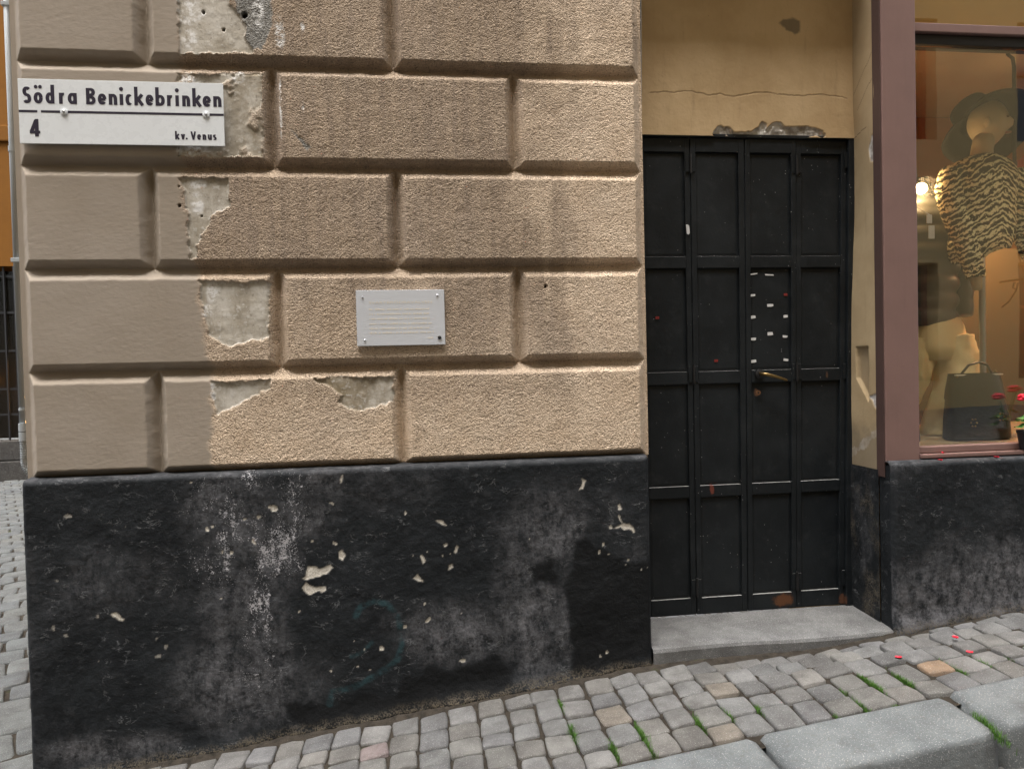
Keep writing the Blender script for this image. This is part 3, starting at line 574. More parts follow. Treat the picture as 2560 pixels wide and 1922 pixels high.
# shop interior shell
MINW=simple('orange_interior',(.50,.225,.07),.8,.2,var=.15,scale=2); MINF=simple('display_floor',(.48,.40,.27),.55,.3,var=.2)
B(2.062,4.6,.065,1.62,.86,.918).build('display_floor',MINF,house)
B(2.062,4.6,1.60,1.68,.9185,3.2).build('shop_back_wall',MINW,house)
B(2.095,4.55,1.0,1.03,.9185,1.93).build('added_dark_panel',simple('olive_dark_panel',(.085,.065,.032),.7,.2,var=.2,scale=3),house)  # added dark panel, covers the lamp-lit wall behind the display
B(2.056,2.0935,.064,1.598,.9185,3.2).build('shop_side_wall',MINW,house)
B(4.56,4.62,.064,1.598,.9185,3.2).build('shop_end_wall',MINW,house)
B(2.10,4.55,.103,1.598,2.90,2.96).build('shop_ceiling',simple('shop_ceiling',(.55,.45,.32),.8,.2),house)
# ================================================================ street name sign
sign=empty('street_sign',(-1.06,-.01,.85),'white enamel street name sign with navy lettering and number 4','sign')
SX0,SX1,SZ0,SZ1=-1.417,-.710,.850,1.081
SZ0+=0; SY=-.020
zo=1.3
SZ0,SZ1=2.150,2.381
sp=MB().box(SX0,SX1,SY,SY+.004,SZ0,SZ1)
plate=sp.build('sign_plate',MWHITE,sign,bevel=.0012)
KX=(SX1-SX0)/1770.; KZ=(SZ1-SZ0)/ (1252-702.)
def ribbon(m,pts,w,dy,w0=None):
    pts=[Vector((p[0],0,p[1])) for p in pts]; v=[];n=len(pts)
    for i,p in enumerate(pts):
        d=(pts[min(i+1,n-1)]-pts[max(i-1,0)]); d.normalize(); nn=Vector((-d.z,0,d.x))
        # horizontal strokes are a little thinner than upright ones
        ww=w*(.74+.26*abs(d.z))/2
        v+= [(p.x+nn.x*ww,dy,p.z+nn.z*ww),(p.x-nn.x*ww,dy,p.z-nn.z*ww)]
    m.add(v,[(2*i,2*i+1,2*i+3,2*i+2) for i in range(n-1)])
def arc(cx,cy,rx,ry,a0,a1,n=18): return [(cx+rx*math.cos(math.radians(a0+(a1-a0)*i/n)),cy+ry*math.sin(math.radians(a0+(a1-a0)*i/n))) for i in range(n+1)]
def glyph(ch,w,s,X,CAP,ASC):
    "strokes of a bold condensed geometric sans; X,CAP,ASC heights, s stroke, w width"
    h=s/2; v=s*.74/2; rx=w/2-h; c=w/2; ry=X/2-v; my=X/2
    st=lambda x,a,b:[(x,a),(x,(a+b)/2),(x,b)]
    if ch in 'oö':
        r=[arc(c,my,rx,ry,0,360,30)]
        if ch=='ö': r+=[('dot',c-w*.24,ASC-s*.62,s*.50),('dot',c+w*.24,ASC-s*.62,s*.50)]
        return r
    if ch=='d': return [arc(c,my,rx,ry,40,320,26),st(w-h,0,ASC)]
    if ch=='b': return [arc(c,my,rx,ry,220,500,26),st(h,0,ASC)]
    if ch=='a': return [arc(c,my,rx,ry,40,320,26),st(w-h,0,X)]
    if ch=='r': return [st(h,0,X),arc(w*.78,X*.56,w*.78-h,X*.44-v,175,80,10)]
    if ch=='n': return [st(h,0,X),arc(c,X*.55,rx,X*.45-v,180,0,16)+[(w-h,X*.3),(w-h,0)]]
    if ch=='u': return [st(w-h,0,X),[(h,X),(h,X*.6)]+arc(c,X*.45,rx,X*.45-v,180,360,16)]
    if ch=='i': return [st(c,0,X),('dot',c,ASC-s*.72,s*.58)]
    if ch=='c': return [arc(c,my,rx,ry,48,312,24)]
    if ch=='e': return [arc(c,my,rx,ry,0,322,26),[(h,my-v*.2),(c,my-v*.2),(w-h*.6,my-v*.2)]]
    if ch=='k': return [st(h,0,ASC),[(w-h*1.1,X),(h*1.6,X*.46)],[(w*.40,X*.56),(w-h*.9,0)]]
    if ch=='S' or ch=='s':
        H=CAP if ch=='S' else X
        return [arc(c,H*.73,rx,H*.27-v,35,180,10)+arc(c,H*.73,rx,H*.23,180,255,6)[1:]+arc(c,H*.27,rx,H*.23,75,0,6)+arc(c,H*.27,rx,H*.27-v,0,-150,12)[1:]]
    if ch=='B': return [st(h,0,CAP),[(h,CAP-v),(c,CAP-v)]+arc(c,CAP*.75,rx*.85,CAP*.25-v,90,-90,12)+[(h,CAP*.5)],[(h,CAP*.5+v*.1),(c,CAP*.5+v*.1)]+arc(c,CAP*.26,rx,CAP*.26-v,90,-90,12)+[(h,v)]]
    if ch=='4': return [st(w*.68,0,CAP),[(w*.62,CAP-v),(h*.9,CAP*.27)],[(0,CAP*.25),(c,CAP*.25),(w,CAP*.25)]]
    if ch=='v' or ch=='V':
        H=X if ch=='v' else CAP
        return [[(h*.9,H),(c,0)],[(w-h*.9,H),(c,0)]]
    if ch=='.': return [('dot',c,s*.55,s*.55)]
    return []
def letter(ch,x,w,base,s,X,CAP,ASC,slope=0.0):
    m=MB(); dy=SY-.0006
    for q in glyph(ch,w,s,X,CAP,ASC):
        if isinstance(q,tuple):
            _,cx,cy,r=q; v=[((x+cx+r*math.cos(t*math.pi/8)),cy+r*math.sin(t*math.pi/8)) for t in range(16)]
            m.add([(SX0+(a-165)*KX,dy,SZ1-(base-b-702)*KZ) for a,b in v],[tuple(range(16))])
        else:
            mm=MB(); ribbon(mm,q,s,0); m.add([(SX0+(a+x-165)*KX,dy,SZ1-(base-b-702)*KZ) for a,_,b in mm.v],mm.f)
        dy-=.00012
    m.build('letter',MINK,plate)
for ch,x,w in [('S',203,72),('ö',295,77),('d',395,75),('r',508,52),('a',582,78),('B',738,82),('e',838,74),('n',932,73),('i',1026,30),('c',1076,62),('k',1152,86),('e',1250,70),('b',1336,82),('r',1437,53),('i',1511,30),('n',1570,70),('k',1660,85),('e',1750,75),('n',1845,73)]:
    letter(ch,x,w,910,31,94,140,160)
letter('4',252,88,1192,32,94,148,160)
for ch,x,w in [('k',1497,42),('v',1549,36),('.',1592,14),('V',1634,48),('e',1691,36),('n',1739,34),('u',1786,36),('s',1832,32)]:
    letter(ch,x,w,1200,16,48,72,74)
ln=MB(); z1=SZ1-(968-702)*KZ; z2=SZ1-(988-702)*KZ
for a,b in ((SX0+.0005,SX0+(322-165)*KX),(SX0+(352-165)*KX,SX1-.0005)): ln.add([(a,SY-.0005,z1),(b,SY-.0005,z1),(b,SY-.0005,z2),(a,SY-.0005,z2)],[(0,1,2,3)])
ln.build('rule_line',MINK,plate)
for bx in (548,1778):
    X=SX0+(bx-165)*KX; Z=SZ1-(978-702)*KZ
    w_=MB().tube([(X,SY,Z),(X,SY-.003,Z),(X,SY-.004,Z)],[.0125,.0125,.009],20).build('washer',MWHITE,sign)
    MB().tube([(X,SY-.003,Z),(X,SY-.007,Z),(X,SY-.0085,Z)],[.0052,.0052,.003],8).build('bolt_head',MSTEEL,w_)
for X in (-1.26,-.77): B(X-.006,X+.006,SY+.0045,.004,2.255,2.267).build('spacer',MSTEEL,sign)
# ================================================================ memorial plaque
plq=empty('wall_plaque',(-.08,-.005,1.4),'pale grey metal plaque with faint gold engraving screwed to the rough wall','plaque')
PY=-.014
pp=B(-.249,.0875,PY,PY+.010,1.399,1.612).build('plaque_plate',MALU,plq,bevel=.0014)
def textmesh(s,size,name):
    c=bpy.data.curves.new(name,'FONT'); c.body=s; c.size=size; c.align_x='LEFT'; c.resolution_u=3
    o=bpy.data.objects.new(name,c); COL.objects.link(o)
    dg=bpy.context.evaluated_depsgraph_get(); me=bpy.data.meshes.new_from_object(o.evaluated_get(dg))
    bpy.data.objects.remove(o); return me
def plaque_x(zx): return -.249+(zx-865)/(1628-865)*.3365
def plaque_z(zy): return 1.612-(zy-850)/(1325-850)*.213
me=textmesh('SVARTBRÖDRAVALVEN',.0135,'heading')
xs=[v.co.x for v in me.vertices]; k=(plaque_x(1520)-plaque_x(975))/(max(xs)-min(xs))
for v in me.vertices: v.co=Vector((plaque_x(975)+(v.co.x-min(xs))*k,PY-.0007,plaque_z(966)+v.co.y*.95))
link(me,'heading',MGOLD,pp)
for zy,zx1 in ((1015,1505),(1055,1495),(1095,1505),(1138,1530),(1178,1500),(1215,1538),(1265,1525)):
    m=MB(); zx=975 if zy<1260 else 1475
    while zx<zx1-10:                      # engraving too fine to read from the street: broken strokes only
        wl=random.uniform(4,13)
        if random.random()<.82: m.box(plaque_x(zx),plaque_x(zx+wl*.62),PY-.0006,PY+.0002,plaque_z(zy+random.uniform(5,7)),plaque_z(zy-random.choice((4,4,8))))
        zx+=wl
    m.build('engraved_line',MGOLD,pp)
for i,(zx,zy,r) in enumerate(((920,908,.0035),(1567,900,.004),(931,1276,.004),(1578,1264,.0072))):
    MB().tube([(plaque_x(zx),PY+.001,plaque_z(zy)),(plaque_x(zx),PY-.003,plaque_z(zy)),(plaque_x(zx),PY-.0042,plaque_z(zy))],[r,r,r*.6],12).build('screw',MSTEEL if i<3 else MIRON,plq)
# ================================================================ conduit on the alley side, cable at the door reveal
cdt=empty('conduit_pipe',(-1.508,.1,.9),'pale grey plastic conduit running down the house corner, ribbed at the foot','pipe')
MB().tube([(-1.508,.10,1.137),(-1.506,.10,3.3)],.0095,14).build('pipe',MGREY,cdt,smooth=True)
for z0,z1,r in ((2.155,2.175,.0112),(1.185,1.195,.0112),(1.107,1.137,.0135),(1.071,1.104,.0135)):
    MB().tube([(-1.508,.10,z0),(-1.508,.10,z1)],r,14).build('coupler',MGREY,cdt,smooth=False)
pts=[];rad=[]
for i in range(85):
    t=i/84; z=1.071-.135*t; x=-1.508+(.03*max(0,(t-.6)/.4)**2); y=.10
    pts.append((x,y,z)); rad.append(.0105+.0022*math.sin(t*math.pi*2*21))
MB().tube(pts,rad,12).build('ribbed_hose',MGREY,cdt,smooth=True)
for z in (2.7,1.75): B(-1.521,-1.469,.088,.112,z-.008,z+.008).build('clip',MGREY,cdt,bevel=.002)
cb=empty('wall_cable',(.93,.1,1.6),'thin grey cable hanging straight down beside the door reveal','cable')
MB().tube([(.938,.10,3.2),(.934,.10,2.75),(.928,.10,2.4),(.922,.10,2.0),(.918,.10,1.6)],.0028,8).build('wire',MCABLE,cb,smooth=True)
for z in (2.9,2.05): B(.9125,.924 if z<2.5 else .938,.093,.107,z-.005,z+.005).build('cable_clip',MCABLE,cb,bevel=.001)
# ================================================================ ground, road, pavement
bigm=m_stone('road_stone',(.24,.24,.24),(.16,.16,.165),.5,False,.4,.6)
def cobble_mat():
    g=G('cobbled_road'); p=g.pos(); vo=g.n('ShaderNodeTexVoronoi',{'Vector':p,'Scale':8.0},feature='DISTANCE_TO_EDGE').outputs['Distance']
    cc=g.n('ShaderNodeTexVoronoi',{'Vector':p,'Scale':8.0}).outputs['Color']; n=g.noise(60,4,.6,p)
    base=g.mix(g.n('ShaderNodeSeparateColor',{0:cc}).outputs[0],C(.075,.075,.075),C(.11,.107,.104))
    c=g.mix(g.step(vo,.10,.03),base,C(.05,.045,.038)); c=g.mix(g.ma('MULTIPLY',g.step(n,.5,.7),.3),c,C(.1,.1,.1))
    return g.out(c,.8,g.bump(g.ma('ADD',g.step(vo,0,.12),g.ma('MULTIPLY',n,.3)),.8,.02),.3)
MROAD=cobble_mat()
def sheet(name,U,V,zf,m,parent=None):
    x,y=np.meshgrid(U,V); return relief(name,U,V,(x,y,zf(x,y)),m,parent,{})
tag(sheet('ground',np.linspace(-400,400,9),np.linspace(-400,400,9),lambda x,y:x*0-1.5,MROAD),kind='structure')
road=tag(sheet('road',np.linspace(-9,9,181),np.linspace(-7.0,-.86,62),lambda x,y:gz(x,-.6)-.13+.006*fbm(x*7,y*7,2,200),MROAD),kind='structure')
pav=sheet('pavement',np.linspace(-2.2,5.0,900),np.linspace(-.70,-.015,100),lambda x,y:gz(x,y)-.013+.004*fbm(x*40,y*40,3,210)+.010*sst(-.10,-.05,y+.03*fbm(x*4,y*4,3,211)),MDIRT)
tag(pav,kind='structure')
# sett meshes
def sett_mesh(seed,n=7):
    r=random.Random(seed); bm_v=[];f=[]
    cor=[[r.uniform(-.10,.10) for _ in range(2)] for _ in range(4)]; tilt=(r.uniform(-.03,.03),r.uniform(-.03,.03)); ph=[r.uniform(0,6.28) for _ in range(6)]
    def top(u,v):
        # u,v in -1..1
        pw=5+2.5*r_p
        a=u*math.sqrt(max(0,1-.5*abs(v)**pw*.30)); b=v*math.sqrt(max(0,1-.5*abs(u)**pw*.30))
        wx=sum(cor[i][0]*w for i,w in enumerate(((1-u)*(1-v)/4,(1+u)*(1-v)/4,(1+u)*(1+v)/4,(1-u)*(1+v)/4)))
        wy=sum(cor[i][1]*w for i,w in enumerate(((1-u)*(1-v)/4,(1+u)*(1-v)/4,(1+u)*(1+v)/4,(1-u)*(1+v)/4)))
        x=.5*(a+wx+.03*math.sin(3.1*v+ph[0])); y=.5*(b+wy+.03*math.sin(2.7*u+ph[1]))
        e=max(abs(u),abs(v)); z=-.085*max(0,(e-.80)/.20)**2.0+tilt[0]*u+tilt[1]*v+.018*math.sin(4*u+ph[2])*math.sin(3.5*v+ph[3])+.01*math.sin(9*u+ph[4])*math.sin(8*v+ph[5])
        return (x,y,z)
    r_p=r.random(); g=[-1,-.93,-.74,0,.74,.93,1]
    for j in range(n):
        for i in range(n): bm_v.append(top(g[i],g[j]))
    for j in range(n-1):
        for i in range(n-1): f.append((j*n+i,j*n+i+1,(j+1)*n+i+1,(j+1)*n+i))
    ring=[i for i in range(n)]+[j*n+n-1 for j in range(1,n)]+[(n-1)*n+i for i in range(n-2,-1,-1)]+[j*n for j in range(n-2,0,-1)]
    k=len(bm_v); 
    for i in ring: x,y,z=bm_v[i]; bm_v.append((x*.97,y*.97,z-.8))
    L=len(ring)
    for i in range(L): f.append((ring[i],k+i,k+(i+1)%L,ring[(i+1)%L]))
    me=bpy.data.meshes.new('sett'); me.from_pydata(bm_v,[],f); me.materials.append(MSETT)
    me.polygons.foreach_set('use_smooth',np.ones(len(me.polygons),bool)); me.update(); return me
SM=[sett_mesh(i) for i in range(14)]
PAL=[tuple(.45*q*t for q,t in zip(c,(.98,.975,.95))) for c in ((.345,.345,.345),(.365,.36,.355),(.325,.328,.332),(.35,.338,.32),(.31,.312,.322),(.37,.367,.36),(.335,.34,.342),(.35,.345,.33),(.31,.305,.30))]
def place_sett(parent,x,y,z,lx,ly,rz,slope,col):
    o=bpy.data.objects.new('sett',random.choice(SM)); COL.objects.link(o); o.parent=parent
    o.location=(x,y,z); o.rotation_euler=(random.uniform(-.03,.03),-math.atan(slope)+random.uniform(-.03,.03),rz); o.scale=(lx,ly,.085)
    o.color=(*col,1); return o
xk=-1.62; colw=[]
while xk<3.05:
    wv=random.uniform(.096,.114); colw.append((xk,wv)); xk+=wv
for ci,(x0,wv) in enumerate(colw):
    y=-.085-random.uniform(-.012,.012)-.018*float(sst(.9,1.5,x0)); rz0=.05*float(sst(-.0,-1.0,x0))
    ls=[random.uniform(.8,1.25) for _ in range(5)]; kk=(y+.641)/sum(ls)
    for ly in ls:
        ly*=kk
        cx,cy=x0+wv/2+rz0*(-y)*.8,y-ly/2
        c=random.choice(PAL); kf=random.uniform(.78,1.15); c=tuple(v*kf for v in c)
        if abs(cx-ORANGE_SETT[0][0])<.055 and abs(cy-ORANGE_SETT[0][1])<.06: c=(.25,.175,.115)
        elif abs(cx-ORANGE_SETT[1][0])<.055 and abs(cy-ORANGE_SETT[1][1])<.055: c=(.18,.145,.14)
        elif random.random()<.03: c=(.165,.145,.12)
        gap=random.uniform(.003,.008)
        place_sett(pav,cx,cy,float(gz(cx,cy))+random.uniform(-.004,.004),wv-gap,ly-random.uniform(.002,.008),random.uniform(-.05,.05)+rz0,.117,c)
        y-=ly
# kerb stones
def kerb(x0,x1,dy=0.,dz=0.,name='kerb_stone'):
    prof=[(-.642,-.20),(-.645,-.02),(-.652,-.004),(-.665,.002)]+[(-.68-.018*i,.003) for i in range(10)]+[(-.868,.002),(-.879,-.003),(-.886,-.010),(-.889,-.022)]+[(-.891-.0005*i,-.05-.022*i) for i in range(8)]
    n=len(prof); nx=int((x1-x0)/.02); U=np.linspace(0,1,nx+1); v=[];f=[]
    for i,u in enumerate(U):
        X=x0+(x1-x0)*u; e=min(u,1-u)*(x1-x0); rd=max(0,1-e/.014)
        for k,(Y,Z) in enumerate(prof):
            Yc=-.77; inset=.012*rd**2
            yy_=Yc+(Y-Yc)*(1-.06*rd**2); zz=Z-.010*rd**2*(Z>-.03)
            nz=float(fbm(np.array([X*9]),np.array([(k)*.35+x0]),3,300)[0]); big=float(fbm(np.array([X*2.2]),np.array([k*.1+x0*3]),2,310)[0])
            v.append((X,yy_+dy+.004*nz*(1 if Z<-.01 else .3),float(gz(X,-.6))-.001+zz+dz+.0030*nz+.003*big))
    for i in range(nx):
        for k in range(n-1): f.append((i*n+k,i*n+k+1,(i+1)*n+k+1,(i+1)*n+k))
    f.append(tuple(range(n))); f.append(tuple(nx*n+k for k in range(n-1,-1,-1)))
    return MB().add(v,f).build(name,MKERB,pav,smooth=True)
kerb(-2.2,-1.1); kerb(-1.085,-.28,.004); kerb(-.265,.36,-.003); kerb(.375,1.015,.002,-.004); kerb(1.035,1.672,0,.002); kerb(1.705,2.50,.012,.004); kerb(2.52,3.4); kerb(3.42,4.3)
# a strip of large setts in the gutter under the kerb
for i in range(34):
    X=-1.8+i*.135
    place_sett(road,X,-.975+random.uniform(-.01,.01),float(gz(X,-.6))-.118,.125,.15,random.uniform(-.04,.04),.117,random.choice(PAL))
# ---- alley
alley=tag(sheet('alley_ground',np.linspace(-14,-1.45,150),np.linspace(-.85,9.25,180),lambda x,y:np.where(x<-1.6,-.187+.013*(x+1.6),.117*x)-.016+.004*fbm(x*20,y*20,2,220),MDIRT),kind='structure')
a0=Vector((-1.60,.02)); a1=Vector((-6.35,9.1)); ad=(a1-a0).normalized(); an=Vector((ad.y,-ad.x)); L=(a1-a0).length
cnt=0; s=-.25; ang=math.atan2(ad.y,ad.x)
row=0
while s<L and cnt<292:
    rl=random.uniform(.17,.21) if s>.55 else random.uniform(.20,.26)
    wS=.19 if s>.55 else .26
    wband=.55+.045*s; nrow=int(2*wband/2/wS)+1
    off=(row%2)*wS*.5
    for k in range(nrow):
        q=-wband*.62+off+k*wS
        P=a0+ad*(s+rl/2)+an*q
        if P.x>-1.462 and P.y>-.04: continue
        c=random.choice(PAL); c=(c[0]*.62,c[1]*.67,c[2]*.69)
        zz=(-.187+.013*(P.x+1.6)) if P.x<-1.6 else .117*P.x
        place_sett(alley,P.x,P.y,zz+random.uniform(-.005,.005),rl-.014,wS-.014,ang+random.uniform(-.05,.05),.02,c); cnt+=1
    s+=rl; row+=1
# ================================================================ building across the alley
MFAR=simple('far_orange_plaster',(.155,.068,.015),.9,.1,var=.25,scale=1.2,bump=.2)
far=empty('alley_building',(-6.4,9.4,-.25),'orange plastered building across the alley with a dark barred shop window','building')
FY=9.2
B(-14,-3.0,FY,FY+1.2,3.08,16).build('wall',MFAR,far)
B(-14,-8.6,FY,FY+1.2,.36,3.0795).build('wall',MFAR,far); B(-4.6,-3.0,FY,FY+1.2,.36,3.0795).build('wall',MFAR,far)
B(-14,-3.0,FY-.05,FY+1.2,5.0,5.25).build('string_course',MFAR,far,bevel=.02)
MFST=m_stone('far_plinth_stone',(.034,.031,.027),(.02,.018,.016),.3,False,.3,.5)
for i in range(9):
    B(-14+i*1.23,-14+i*1.23+1.215,FY-.10,FY+.3,-.5,.04).build('plinth_stone',MFST,far,bevel=.015)
    B(-14.3+i*1.27,-14.3+i*1.27+1.255,FY-.04,FY+.3,.05,.355).build('plinth_stone',MFST,far,bevel=.015)
win=B(-8.6,-4.6,FY+.55,FY+.6,.36,3.08).build('shop_window',simple('dark_interior',(.012,.008,.005),.8,.1),far)
B(-8.6,-4.6,FY+.30,FY+.306,.36,3.08).build('pane',m_glass(.10,'low_reflection_glass'),win)  # pane reflection turned down so the window stays dark
for i in range(20): B(-8.55+i*.205,-8.55+i*.205+.022,FY+.06,FY+.082,.36,3.08).build('grille_bar',MIRON,win)
for z in (.75,1.15,1.75,2.35,2.92): B(-8.6,-4.6,FY+.083,FY+.095,z,z+.03).build('grille_rail',MIRON,win)
B(-6.32,-6.27,FY+.0,FY+.05,.36,3.08).build('window_post',MIRON,win)
ME1=m_emit('warm_lamp',(1,.50,.16),5.0)
for i,(x,z) in enumerate(((-6.42,1.37),(-6.40,1.09),(-6.47,1.22),(-6.39,.88),(-6.5,1.45),(-6.9,1.3),(-7.3,1.1),(-6.1,1.25),(-6.43,.62),(-6.41,1.55),(-6.48,1.02))):
    lp=empty('pendant_lamp',(x,FY+.45,z),'small warm pendant lamp glowing behind the barred window','lamp','lamps behind the barred window')
    sphere((x,FY+.45,z),.028+.012*(i%2),7).build('bulb',ME1,lp); MB().tube([(x,FY+.45,z+.03),(x,FY+.45,z+.07)],.012,6).build('socket',MBRASS,lp)
# ================================================================ building across the street (seen only in the shop glass; closes the street)
opp=empty('opposite_building',(4,-7.3,0),'ochre plastered house across the street, mirrored in the shop window','building')
MOPP=simple('opposite_ochre',(.46,.35,.18),.9,.1,var=.15,scale=1)
OY=-7.05
wins=[(2.6+i*2.35,z) for i in range(5) for z in (.95,4.6)]
xs_=sorted({w_[0] for w_ in wins}); zs_=[.95,4.6]
B(-14,14,OY-.5,OY,6.4,18).build('wall',MOPP,opp); B(-14,14,OY-.5,OY,2.75,4.6).build('wall',MOPP,opp); B(-14,14,OY-.5,OY,-1.4,.95).build('wall',MOPP,opp)
for z0,z1 in ((.95,2.75),(4.6,6.4)):
    e=[-14]+[v for a in xs_ for v in (a-.5,a+.5)]+[14]
    for i in range(0,len(e),2): B(e[i],e[i+1],OY-.5,OY,z0,z1).build('wall',MOPP,opp)
    for a in xs_:
        wf=B(a-.5,a+.5,OY-.30,OY-.28,z0,z1).build('window',simple('dark_pane',(.02,.02,.022),.15,.5),opp)
        fm=MB(); 
        for q in (-.49,-.03,.43): fm.box(a+q,a+q+.06,OY-.279,OY-.22,z0,z1)
        fm.box(a-.43,a-.03,OY-.275,OY-.23,z0+1.1,z0+1.15); fm.box(a+.03,a+.43,OY-.275,OY-.23,z0+1.1,z0+1.15)
        fm.build('frame',simple('red_brown_frame',(.16,.045,.03),.5,.3),wf)
B(-14,14,OY-.45,OY+.06,-1.4,.45).build('plinth',MFST,opp)
lan=empty('street_lantern',(8.82,OY+.5,2.4),'black wall lantern on a scrolled iron bracket across the street','lantern')
lx,ly=8.82,OY+.62
body=MB()
for k in range(4):
    a=math.pi/4+k*math.pi/2; body.tube([(lx+.10*math.cos(a),ly+.10*math.sin(a),2.50),(lx+.17*math.cos(a),ly+.17*math.sin(a),2.80)],.011,6)
body.build('lantern_frame',MIRON,lan)
MB().loft([(lx,ly,2.80,.19,.19),(lx,ly,2.83,.18,.18),(lx,ly,2.95,.06,.06),(lx,ly,2.98,.035,.035),(lx,ly,3.06,.015,.015)],8).build('roof',MIRON,lan)
MB().loft([(lx,ly,2.505,.085,.085),(lx,ly,2.795,.145,.145)],4,caps=False).build('lantern_glass',MGLASS,lan)
MB().tube([(lx,ly,2.5),(lx,ly,2.44),(lx,OY+.3,2.44),(lx,OY,2.44)],.016,8).build('bracket',MIRON,lan)
MB().tube([(lx,OY+.02,2.05),(lx,OY+.15,2.12),(lx,OY+.3,2.28),(lx,OY+.34,2.40),(lx,OY+.26,2.40),(lx,OY+.24,2.33),(lx,OY+.29,2.30)],.010,8).build('scroll',MIRON,lan)
# ================================================================ things in the shop window
MSKIN=simple('mannequin_skin',(.42,.32,.20),.5,.3,var=.08); MHAT=simple('felt_hat',(.016,.015,.012),.9,.1,var=.15,bump=.3)
def m_zebra():
    g=G('zebra_knit'); p=g.pos()
    sx=g.n('ShaderNodeSeparateXYZ',{0:p}); chev=g.ma('ABSOLUTE',g.ma('SUBTRACT',sx.outputs[0],2.70)); vz=g.ma('MULTIPLY_ADD',chev,.55,sx.outputs[2]); vec=g.n('ShaderNodeCombineXYZ',{0:sx.outputs[0],1:sx.outputs[1],2:vz}).outputs[0]
    w1=g.n('ShaderNodeTexWave',{'Vector':vec,'Scale':11.5,'Distortion':10.0,'Detail':4.,'Detail Scale':1.9,'Detail Roughness':.68},bands_direction='Z').outputs['Fac']
    n=g.noise(170,3,.7,p); f=g.step(g.ma('ADD',w1,g.ma('MULTIPLY',g.ma('SUBTRACT',n,.5),2.1)),.54,.70)
    c=g.mix(f,C(.014,.012,.010),C(.80,.68,.42))
    return g.out(c,.95,g.bump(n,.5,.004),.1)
def folds(o,amp,fx=9,fz=6,seed=0,n=2):
    me=o.data; k=len(me.vertices); co=np.empty(k*3); me.vertices.foreach_get('co',co); co=co.reshape(-1,3); no=np.empty(k*3); me.vertices.foreach_get('normal',no); no=no.reshape(-1,3)
    a=np.arctan2(no[:,1],no[:,0]); d=fbm(a*1.3*fx/4+co[:,0]*fx,co[:,2]*fz+co[:,1]*fx,3,seed)+.6*fbm(a*fx/2+co[:,2]*fz*.8,co[:,2]*fz*2,2,seed+9)
    co=co+no*(amp*d)[:,None]; me.vertices.foreach_set('co',co.reshape(-1)); me.update()
def fine_path(pts,rd,n=36):
    t=np.linspace(0,len(pts)-1,n); i=np.arange(len(pts)); P=np.array(pts,float)
    def cr(v):
        o=[]
        for q in t:
            k=min(int(q),len(v)-2); f=q-k; p0,p1,p2,p3=v[max(k-1,0)],v[k],v[k+1],v[min(k+2,len(v)-1)]
            o.append(.5*((2*p1)+(-p0+p2)*f+(2*p0-5*p1+4*p2-p3)*f*f+(-p0+3*p1-3*p2+p3)*f**3))
        return np.array(o)
    return [tuple(q) for q in np.stack([cr(P[:,0]),cr(P[:,1]),cr(P[:,2])],-1)],list(cr(np.array(rd,float)))
MZEB=m_zebra(); MCREAM=simple('cream_cotton',(.82,.68,.40),.9,.1,var=.15,scale=14,bump=.3); MPUFF=simple('olive_puffer',(.075,.070,.062),.45,.4,var=.2)
MBAG=simple('dark_green_leather',(.008,.013,.012),.35,.5,var=.2,bump=.15); MJEAN=simple('blue_denim',(.035,.06,.105),.9,.1,var=.25,scale=30,bump=.3)
man=empty('mannequin',(2.68,.34,.918),'mannequin in a black floppy hat and zebra striped sweater behind the shop glass','mannequin')
bx,by=2.685,.34
MB().tube([(bx,by,.93),(bx,by,1.85)],.014,10).build('stand_pole',MSTEEL,man); MB().loft([(bx,by,.919,.14,.14),(bx,by,.926,.14,.14),(bx,by,.932,.03,.03)],24).build('stand_base',MSTEEL,man)
t=MB().loft([(bx,by,1.80,.148,.105),(bx,by,1.86,.146,.107),(bx,by,1.91,.145,.109),(bx,by,1.96,.146,.11),(bx,by,2.06,.150,.115),(bx,by,2.15,.162,.115),(bx,by,2.20,.160,.10),(bx-.0,by,2.235,.13,.085),(bx,by,2.255,.085,.07),(bx+.003,by,2.262,.062,.058)],32,p=2.3)
swt=t.build('sweater',MZEB,man,smooth=True)
for v in swt.data.vertices:                       # wavy hem, higher on one side, soft folds
    if v.co.z<2.0: k=(2.0-v.co.z)/.16; v.co.z+=.035*k*((v.co.x-bx)/.16)+.012*k*math.sin(v.co.x*40+v.co.y*30); v.co.x+=.012*k*math.sin(v.co.z*30)
for s_,pts,rd in ((-1,[(bx-.145,by,2.185),(bx-.175,by-.01,2.10),(bx-.165,by-.03,1.98),(bx-.135,by-.05,1.87),(bx-.112,by-.07,1.76),(bx-.100,by-.075,1.675)],[.058,.058,.054,.050,.044,.038]),(1,[(bx+.145,by,2.185),(bx+.18,by,2.10),(bx+.20,by-.02,1.98),(bx+.20,by-.05,1.87),(bx+.17,by-.10,1.78)],[.062,.064,.060,.055,.045])):
    pts,rd=fine_path(pts,rd); folds(MB().tube(pts,rd,28).build('sleeve',MZEB,man,smooth=True),.010,9,14,3)
MB().tube([(bx-.100,by-.075,1.685),(bx-.098,by-.08,1.65),(bx-.096,by-.085,1.615)],[.026,.024,.018],12).build('hand',MSKIN,man,smooth=True)
hx,hy=bx+.028,by-.01
MB().tube([(bx+.0,by,2.24),(bx+.006,by,2.30),(hx-.012,hy,2.36)],[.052,.046,.05],18).build('neck',MSKIN,man,smooth=True)
hd=sphere((0,0,0),1,14); v2=[]
